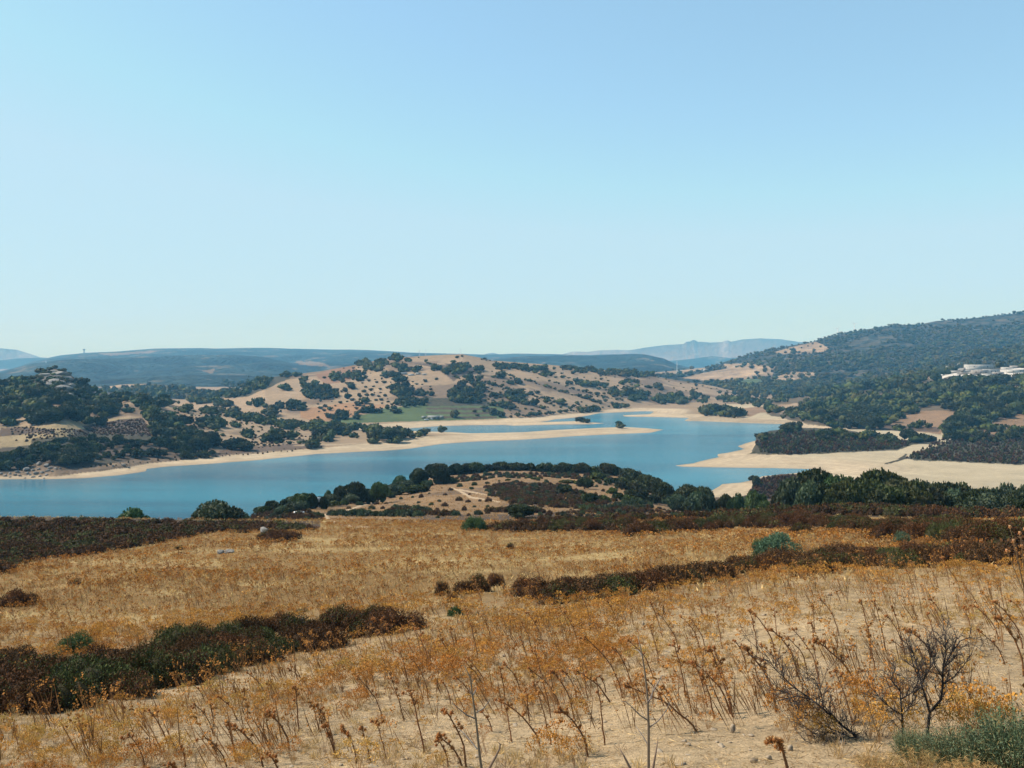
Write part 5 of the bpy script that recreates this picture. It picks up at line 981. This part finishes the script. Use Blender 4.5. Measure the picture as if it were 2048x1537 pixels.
# ------------------------------------------------------------------ tall bare stalks
def pxpt(x, y, Y): return np.array(((x - CX) / F * Y, Y, CAMZ + (HY - y) * Y / F))
def stalk(chain, branches, Y, lab, o_=(850, 1200, .26855), basepx=None):
    C_ = [(o_[0] + x * o_[2], o_[1] + y * o_[2]) for x, y in chain]; g0 = pxpt(C_[0][0], C_[0][1], Y); b = np.array((g0[0], Y, zat(g0[0], Y) - .03)); P = [b] + [pxpt(x, y, Y) for x, y in C_]
    root = ob('dead_stalk', None, None, tuple(b)); tag(root, lab, 'dead stalk', 'tall bare stalks'); mb = MB(); rad = [.012] + list(np.linspace(.011, .003, len(P) - 1)); mb.tube(np.array(P) - b, rad, np.array((.27, .20, .14)), 7); ob('stem', mb.mesh('stem', M['dry']), root)
    for i, br in enumerate(branches):
        Q = [pxpt(o_[0] + x * o_[2], o_[1] + y * o_[2], Y + (j * .05 * (1 if i % 2 else -1))) - b for j, (x, y) in enumerate(br)]; mb = MB(); mb.tube(Q, np.linspace(.0055, .002, len(Q)), np.array((.25, .215, .19)), 5); ob('branch', mb.mesh('branch', M['dry']), root)
stalk([(425,1290),(405,1150),(380,900),(352,700),(338,580),(290,490)], [[(372,885),(310,860),(250,810),(200,765)],[(388,1112),(330,1040),(280,985),(248,965)],[(385,840),(440,805),(478,755),(482,742)],[(356,712),(375,680),(385,655)],[(342,700),(325,650)]], 6.9, 'tall bare forked stalk rising from the bottom edge, left one of two')
stalk([(1665,1290),(1665,930),(1657,720),(1635,520),(1615,400),(1585,270)], [[(1655,895),(1600,860),(1550,810),(1500,762),(1470,755)],[(1665,1090),(1625,1020),(1570,940)],[(1672,950),(1740,900),(1800,820),(1830,750)],[(1662,775),(1695,690),(1745,600),(1770,560)],[(1657,760),(1690,730),(1700,640)],[(1625,430),(1590,380),(1562,370)]], 6.9, 'tall bare forked stalk rising from the bottom edge, right one of two')
stalk([(475,1260),(520,1180),(555,1110),(560,1075),(542,1062)], [], 6.7, 'short hooked bare twig beside the left tall stalk')
stalk([(1535,1270),(1490,1180),(1450,1108)], [], 6.7, 'short leaning bare twig left of the right tall stalk'); stalk([(1695,1270),(1715,1160),(1735,1040)], [], 6.7, 'short upright bare twig right of the right tall stalk')

# ------------------------------------------------------------------ charred shrubs
def dead_bush(chains, Y, lab, seed, dens=1.0, o_=(1380, 1200, .3262), up=.5, pale=None):
    r = np.random.default_rng(seed); pts0 = pxpt(o_[0] + chains[0][0][0][0] * o_[2], o_[1] + chains[0][0][0][1] * o_[2], Y); b = np.array((pts0[0], Y, zat(pts0[0], Y))); root = ob('dead_shrub', None, None, tuple(b)); tag(root, lab, 'dead shrub', 'charred shrubs')
    for ci, (ch, r0) in enumerate(chains):
        P = []; yo = 0
        for j, (x, y) in enumerate(ch): yo += r.normal() * .03; P.append(pxpt(o_[0] + x * o_[2], o_[1] + y * o_[2], Y + yo) - b)
        if ci == 0: P[0][2] = min(P[0][2], 0) - .02
        mb = MB(); cc = np.array((.028, .024, .022)) if ci != pale else np.array((.36, .31, .26)); mb.tube(P, np.linspace(r0, r0 * .28, len(P)), cc, 6); bo = ob('branch', mb.mesh('branch', M['charred']), root)
        if ci == pale: continue
        LG = 1.5 if up < .5 else 1.0
        tw = MB()
        def grow(p, d, l, rad, lev):
            n_ = 3; q = [p]; dd = d.copy()
            for _ in range(n_): dd = dd + r.normal(size=3) * .22 + np.array((0, 0, .10 * up)); dd /= np.linalg.norm(dd); q.append(q[-1] + dd * l / n_)
            tw.tube(q, np.linspace(rad, rad * .5, n_ + 1), np.array((.035, .03, .028)) * r.uniform(.7, 1.8), 3)
            if lev > 0:
                for _ in range(r.integers(2, 4)): t = r.integers(1, n_ + 1); e = dd + r.normal(size=3) * .6; grow(q[t], e / np.linalg.norm(e), l * r.uniform(.45, .75), rad * .65, lev - 1)
        for j in range(1, len(P)):
            seg = P[j] - P[j - 1]; L_ = np.linalg.norm(seg); d = seg / (L_ + 1e-9); m = max(2, int(L_ / .011 * dens * (.5 if j == 1 and ci == 0 else 1)))
            for _ in range(m): t = r.random(); s_ = r.normal(size=3); s_ -= d * (s_ @ d); s_ /= np.linalg.norm(s_); e = d * .75 + s_ * .8 + np.array((0, 0, .25 * up)); grow(P[j - 1] + seg * t, e / np.linalg.norm(e), r.uniform(.06, .17) * LG, .0034, 2)
        ob('twigs', tw.mesh('twigs', M['charred']), bo)
dead_bush([([(1290,870),(1200,940),(1060,890),(1000,820),(930,770),(820,670),(730,600),(640,540)], .017), ([(1280,838),(1285,880),(1240,920),(1190,942)], .016), ([(930,770),(880,715),(820,650),(800,560),(760,480)], .007), ([(640,540),(570,470),(520,425),(470,340)], .005), ([(1060,890),(960,830),(860,790),(720,700),(620,650)], .006),
           ([(1180,940),(1000,950),(820,945),(700,940),(640,925)], .007), ([(1100,930),(980,880),(860,880),(800,870)], .005), ([(1150,900),(1160,820),(1120,740)], .004), ([(1150,945),(1000,985),(900,1010),(780,1040)], .006), ([(1100,930),(1010,900),(900,830),(830,800)], .005), ([(1180,940),(1100,1000),(1000,1040)], .005), ([(900,945),(820,900),(760,890)], .004), ([(740,610),(640,590),(560,560)], .004)], 8.1, 'black charred shrub fallen to the left on the bare soil at lower right', 5, .55, up=.3, pale=1)
dead_bush([([(1450,820),(1470,690),(1540,610),(1550,520),(1550,430),(1600,330),(1640,230)], .013), ([(1468,690),(1445,600),(1420,520),(1400,440),(1380,360),(1340,260)], .009), ([(1550,480),(1500,400),(1490,320)], .007), ([(1550,520),(1620,470),(1680,400),(1730,330)], .006), ([(1400,480),(1370,400),(1350,320)], .006), ([(1600,330),(1660,250),(1720,230)], .005), ([(1420,520),(1470,420),(1480,320),(1450,260)], .005), ([(1550,430),(1570,330),(1560,200)], .006)], 8.0,
          'tall upright charred shrub with a fine grey twig crown behind the green bush', 6, .62, up=.9)
dead_bush([([(1310,760),(1300,700),(1290,600),(1290,540)], .010), ([(1300,705),(1240,670),(1180,620),(1135,575)], .006), ([(1295,610),(1360,570),(1400,500),(1420,420)], .006), ([(1290,560),(1230,490),(1190,470)], .005), ([(1310,700),(1360,640),(1370,560)], .005)], 8.0, 'low charred shrub between the fallen one and the upright one', 7, .6, up=.8)

# ------------------------------------------------------------------ green bush at the lower right corner
def feather(seed, n_, cols, L_=.16, W_=.02, droop=0.):
    r = np.random.default_rng(seed); mb = MB(); m = n_ // 14; a = r.uniform(0, 6.283, m); q = np.sqrt(r.random(m)); tip = np.stack([np.cos(a) * q, np.sin(a) * q, .35 + .65 * np.sqrt(np.maximum(1 - q * q, 0)) * r.uniform(.35, 1.2, m)], 1); base = tip * np.array((.35, .35, 0)); P = []; D = []
    for k in range(14): t = .35 + .65 * (k / 13); P.append(base + (tip - base) * t + r.normal(size=(m, 3)) * .02); D.append((tip - base) * .8 + r.normal(size=(m, 3)) * .5 + np.array((0, 0, -droop * t)))
    P = np.concatenate(P); D = np.concatenate(D); c = np.array(cols)[r.integers(len(cols), size=len(P))] * r.uniform(.6, 1.4, (len(P), 1)); mb.add(*cards(P, D, L_ * r.uniform(.6, 1.3, len(P)), W_, c, r))
    d = tip - base; mb.add(*cards((tip + base) / 2, d, np.linalg.norm(d, axis=1), .012, np.array(cols[0]) * np.ones((m, 1)), r)); return mb.arr()
FE = mesh('green_bush', *feather(1, 8500, [(.12, .15, .075), (.17, .19, .11), (.085, .11, .06), (.22, .16, .07)], .085, .016)[:2], M['shrub'], feather(1, 8500, [(.12, .15, .075), (.17, .19, .11), (.085, .11, .06), (.22, .16, .07)], .085, .016)[2])
dg = feather(2, 2000, [(.36, .22, .08), (.45, .29, .12), (.20, .17, .07)], .24, .014, 1.2); DG = mesh('dry_tussock', *dg[:2], M['dry'], dg[2])
def place(me, name, px_, ytop, wpx, Y0, lab, cat, group=None, parent=None):
    X0 = (px_ - CX) / F * Y0; z0 = zat(X0, Y0); h = CAMZ + (HY - ytop) * Y0 / F - z0; o = ob(name, me, None, (X0, Y0, z0 - .02), px_, (wpx * Y0 / F / 2, wpx * Y0 / F / 2, h)); tag(o, lab, cat, group); return o
place(FE, 'green_bush', 1920, 1450, 170, 7.0, 'feathery grey-green bush in the lower right corner, left of two', 'green bush', 'feathery green bushes'); place(FE, 'green_bush', 2035, 1412, 220, 6.9, 'feathery blue-green bush cut by the lower right corner', 'green bush', 'feathery green bushes')
place(FE, 'green_bush', 1825, 1450, 90, 7.3, 'small feathery green bush at the foot of the upright charred shrub', 'green bush', 'feathery green bushes')
place(DG, 'dry_tussock', 1835, 1496, 150, 6.7, 'ochre tussock of drooping dry grass left of the green bush', 'dry tussock', 'ochre tussocks'); place(DG, 'dry_tussock', 1950, 1515, 130, 6.5, 'ochre tussock of dry grass in front of the green bush', 'dry tussock', 'ochre tussocks')
place(DG, 'dry_tussock', 1745, 1502, 90, 7.0, 'ochre tussock of dry grass under the fallen charred shrub', 'dry tussock', 'ochre tussocks')

# ------------------------------------------------------------------ buildings
def house(px_, py_, wpx, hpx, dpx, lab, name='building', ymin=300, Y=None, wall='wall', roof='roof', win=0, slope=0, rot=0, cat='building', group=None, door=False):
    if Y is None: X_, Y_, z_, ok, _ = hit([px_], [py_], ymin); Y0 = Y_[0]
    else: Y0 = Y
    k = Y0 / F; X0 = (px_ - CX) * k; z0 = zat(X0, Y0); gz = CAMZ + (HY - py_) * k
    root = ob(name, None, None, (X0, Y0, min(z0, gz) - .3), rot); tag(root, lab, cat, group); W_, H_, D_ = wpx * k / 2, hpx * k + max(0, gz - z0) + .3, dpx * k
    mb = MB(); mb.box(-W_, W_, 0, D_, 0, H_); ob('wall', mesh('wall', *mb.arr()[:2], M[wall]), root)
    t = .12 * max(1, H_ / 4); v = [(-W_ - t, -t, H_), (W_ + t, -t, H_), (W_ + t, D_ + t, H_ + slope), (-W_ - t, D_ + t, H_ + slope)]; v += [(a, b, c + t * 1.5) for a, b, c in v]
    q = [(3, 2, 1, 0), (4, 5, 6, 7), (0, 1, 5, 4), (1, 2, 6, 5), (2, 3, 7, 6), (3, 0, 4, 7)]; ob('roof', mesh('roof', v, q, M[roof]), root)
    for i in range(win):
        x = -W_ + 2 * W_ * (i + .5) / win; w_ = min(.6, W_ / win * .45); mb = MB(); mb.box(x - w_, x + w_, -.05, -.003, H_ * .45, H_ * .72); ob('window', mesh('window', *mb.arr()[:2], M['dark']), root)
    if door: mb = MB(); mb.box(-W_ * .45, -W_ * .1, -.05, -.003, 0, H_ * .75); ob('door', mesh('door', *mb.arr()[:2], M['metal']), root)
    return root
Q = [(1962,737,54,7,16,2),(1950,740,30,5,10,0),(1976,748,38,8,14,5),(1962,750,30,9,12,3),(1985,746,30,7,12,3),(2020,741,26,6,12,2),(2036,739,24,7,10,3),(2045,735,16,6,10,1),(2010,745,30,6,10,3),(2034,746,30,6,12,2),(1935,745,22,4,10,0),(1915,746,24,4,8,0),(1895,748,22,4,8,0),(1880,750,18,4,8,0),(1978,755,24,7,8,0),(1930,749,28,3,6,0),(1998,750,20,5,8,2),(1868,754,10,3,6,0),(2060,738,24,8,12,2)]
for i, (a, b, w_, h_, d_, n_) in enumerate(sorted(Q)):
    house(a, b, w_, h_, d_, f'{ORD[i]} from the left of the white flat quarry sheds on the wooded ridge', 'quarry_shed', Y=None if b > 745 else 1325 - (b - 735) * 3, ymin=900, win=n_, cat='building', group='white quarry sheds', wall='wall' if i % 4 else 'wall2')
for i, (a, b, w_, h_) in enumerate([(1866,752,9,5),(1874,755,10,5),(1862,757,8,4),(1871,760,10,5),(1880,755,8,4),(1858,748,6,3),(1885,752,8,4),(1976,756,12,6),(1980,762,12,5),(1842,757,6,3),(1805,757,10,3)]): boulder(a, b, w_, h_, 'white cut stone block dumped on the quarry edge', 100 + i, 'white quarry blocks', 900, 'stone_block', 'wall', cat='stone block')
M['farmwall'] = plain('grey_green_wall', (.13, .15, .13)); M['dullroof'] = plain('dull_roof', (.24, .24, .23))  # dark grey-green wall colour of the farmhouse and its sheds
house(867, 839.5, 24, 5.5, 8, 'low grey-green farmhouse by the vineyard at the foot of the farm hill', 'farmhouse', 800, roof='dullroof', wall='farmwall', win=4, slope=.8, door=True)
house(883, 838, 8, 4.5, 6, 'small dark shed at the right end of the grey farmhouse', 'shed', 800, wall='farmwall', roof='dullroof', slope=.4); house(847, 838, 8, 4, 6, 'small dark shed at the left end of the grey farmhouse', 'shed', 800, wall='farmwall', roof='dullroof', slope=.4)
house(795, 751, 38, 3.5, 8, 'long low barn with a pale roof high on the farm hill', 'barn', 900, roof='dullroof', wall='wall2', slope=1.2, win=0); house(822, 752, 12, 3.5, 6, 'pale rectangular farm shed right of the long low barn', 'shed', 900)
house(836, 750, 10, 4, 6, 'white farm building between the trees high on the farm hill', 'farm_building', 900, win=2); house(848, 751, 9, 3, 6, 'small white outbuilding right of the white farm building', 'farm_building', 900, win=1)
house(625, 1015, 25, 15, 14, 'small ruined stone hut with a flat pale roof among the oaks left of the knoll', 'stone_hut', ymin=150, wall='wall2', roof='roof', slope=.15, door=True, cat='hut')
house(1412, 743, 10, 4, 6, 'tiny pale farmhouse in the far valley fields', 'farmhouse', 1500, win=2)
# the white trough
X_, Y_, z_, ok, _ = hit([598], [1028], 100); root = ob('water_trough', None, None, (X_[0], Y_[0], z_[0])); tag(root, 'long white water trough standing in dry grass left of the track', 'water trough'); mb = MB(); k = Y_[0] / F * 10
mb.box(-k, k, -.25, -.19, 0, .42); mb.box(-k, k, .19, .25, 0, .42); mb.box(-k, -k + .06, -.187, .187, 0, .42); mb.box(k - .06, k, -.187, .187, 0, .42); ob('basin', mesh('basin', *mb.arr()[:2], M['white']), root); mb = MB(); mb.box(-k + .062, k - .062, -.185, .185, .05, .33); ob('water_fill', mesh('water_fill', *mb.arr()[:2], M['water']), root)
# parked silver car at the farmhouse
def car(px_, py_, lab, col_, name='parked_car'):
    X_, Y_, z_, ok, _ = hit([px_], [py_], 700); root = ob(name, None, None, (X_[0], Y_[0] - 1, z_[0] + .05), .2); tag(root, lab, 'car', 'cars parked at the farmhouse'); prof = [(-2.1,.35),(-2.1,.8),(-1.3,.95),(-.8,1.42),(.8,1.45),(1.5,.98),(2.1,.85),(2.15,.35)]; n_ = len(prof)
    v = [(x, s_ * .85, z_) for s_ in (-1, 1) for x, z_ in prof]; f = [(i, (i + 1) % n_, n_ + (i + 1) % n_) for i in range(n_)] + [(i, n_ + (i + 1) % n_, n_ + i) for i in range(n_)] + [(0, i + 1, i) for i in range(1, n_ - 1)] + [(n_, n_ + i, n_ + i + 1) for i in range(1, n_ - 1)]
    ob('body', mesh('body', v, f, plain('car_paint_' + name, col_, .35, .5, .02)), root); mb = MB(); mb.box(-1.0, 1.1, -.87, .87, 1.0, 1.33); ob('windows', mesh('windows', *mb.arr()[:2], M['dark']), root)
    for x in (-1.3, 1.35):
        for s_ in (-1, 1): mb = MB(); mb.tube([(x, s_ * .75, .33), (x, s_ * .92, .33)], .33, np.ones(3), 12); ob('wheel', mesh('wheel', *mb.arr()[:2], M['dark']), root)
car(853, 841, 'small silver car parked before the grey farmhouse', (.55, .57, .6)); 

# ------------------------------------------------------------------ masts, pylons, turbines, water tower
def pylon(px_, py_, ytop, Y0, lab, name='power_pylon', w_=1.5):
    k = Y0 / F; X0 = (px_ - CX) * k; z0 = zat(X0, Y0) - 1; H_ = CAMZ + (HY - ytop) * k - z0; root = ob(name, None, None, (X0, Y0, z0)); tag(root, lab, 'pylon', 'power pylons'); r_ = .15
    for sx in (-1, 1):
        for sy in (-1, 1): mb = MB(); mb.tube([(sx * w_, sy * w_, 0), (sx * .35, sy * .35, H_)], [r_, r_ * .6], np.ones(3), 4); ob('leg', mesh('leg', *mb.arr()[:2], M['metal']), root)
    mb = MB(); n_ = 7
    for i in range(n_):
        a = i / n_; b = (i + 1) / n_; wa = w_ + (.35 - w_) * a; wb = w_ + (.35 - w_) * b
        for sy in (-1, 1): mb.tube([(-wa, sy * wa, a * H_), (wb, sy * wb, b * H_)], r_ * .5, np.ones(3), 3); mb.tube([(wa, sy * wa, a * H_), (-wb, sy * wb, b * H_)], r_ * .5, np.ones(3), 3)
    ob('bracing', mesh('bracing', *mb.arr()[:2], M['metal']), root)
    for t in (.72, .84, .95): mb = MB(); mb.tube([(-w_ * 1.9, 0, H_ * t), (w_ * 1.9, 0, H_ * t)], r_ * .8, np.ones(3), 4); ob('crossarm', mesh('crossarm', *mb.arr()[:2], M['metal']), root)
pylon(1354, 738, 723, 2600, 'pale lattice power pylon standing in the far valley fields, right'); pylon(92, 738, 722, 3600, 'lattice power pylon on the blue ridge behind the rocky hilltop'); pylon(839, 712, 699, 2100, 'lattice power pylon behind the farm hill\'s left summit'); pylon(851, 712, 697, 2300, 'thin lattice power pylon just right of the farm hill\'s left summit'); pylon(921, 709, 697, 2300, 'lattice power pylon behind the farm hill\'s top')
def turbine(px_, py_, hub, Y0, lab, rot):
    k = Y0 / F; X0 = (px_ - CX) * k; z0 = zat(X0, Y0) - 2; H_ = CAMZ + (HY - hub) * k - z0; root = ob('wind_turbine', None, None, (X0, Y0, z0)); tag(root, lab, 'wind turbine', 'wind turbines on the mountain')
    mb = MB(); mb.tube([(0, 0, 0), (0, 0, H_)], [1.1, .6], np.ones(3), 8); ob('tower', mesh('tower', *mb.arr()[:2], M['white']), root); mb = MB(); mb.box(-.9, .9, -2.2, 2.2, H_ - .5, H_ + 1.1); ob('nacelle', mesh('nacelle', *mb.arr()[:2], M['white']), root)
    for i in range(3): a = rot + i * 2.094; mb = MB(); mb.tube([(0, -2.5, H_ + .3), (math.cos(a) * 5, -2.5, H_ + .3 + math.sin(a) * 5), (math.cos(a) * 13, -2.6, H_ + .3 + math.sin(a) * 13)], [.5, .8, .2], np.ones(3), 4); ob('blade', mesh('blade', *mb.arr()[:2], M['white']), root)
turbine(1675, 668, 658, 3020, 'small white wind turbine on the mountain skyline, left of two', 2.9); turbine(1709, 663, 649, 3020, 'taller white wind turbine on the mountain skyline, right of two', .35)
k = 6760 / F; X0 = (168 - CX) * k; z0 = zat(X0, 6760) - 3; H_ = CAMZ + (HY - 698.5) * k - z0; root = ob('water_tower', None, None, (X0, 6760, z0)); tag(root, 'mushroom-shaped grey water tower on the skyline of the blue ridge', 'water tower')
mb = MB(); mb.tube([(0, 0, 0), (0, 0, H_ - 5)], [4.5, 3.6], np.ones(3), 12); ob('shaft', mesh('shaft', *mb.arr()[:2], M['wall2']), root); mb = MB(); mb.tube([(0, 0, H_ - 10), (0, 0, H_ - 4), (0, 0, H_)], [4, 9.5, 9], np.ones(3), 14); ob('tank', mesh('tank', *mb.arr()[:2], M['wall2']), root)

# ------------------------------------------------------------------ haze
mb = MB(); zt = 410; mb.box(-16500, 16500, -120, 12600, -70, zt); hz = ob('haze', mesh('haze', *mb.arr()[:2], None if False else [])); tag(hz, kind='stuff')
m = bpy.data.materials.new('haze'); m.use_nodes = True; m.node_tree.nodes.clear(); out = m.node_tree.nodes.new('ShaderNodeOutputMaterial'); pv_ = m.node_tree.nodes.new('ShaderNodeVolumePrincipled')
pv_.inputs['Absorption Color'].default_value = (1, 1, 1, 1); pv_.inputs['Color'].default_value = (.20, .60, 1.0, 1); pv_.inputs['Density'].default_value = HAZE; pv_.inputs['Anisotropy'].default_value = 0.0; m.node_tree.links.new(pv_.outputs[0], out.inputs['Volume']); hz.data.materials.append(m)
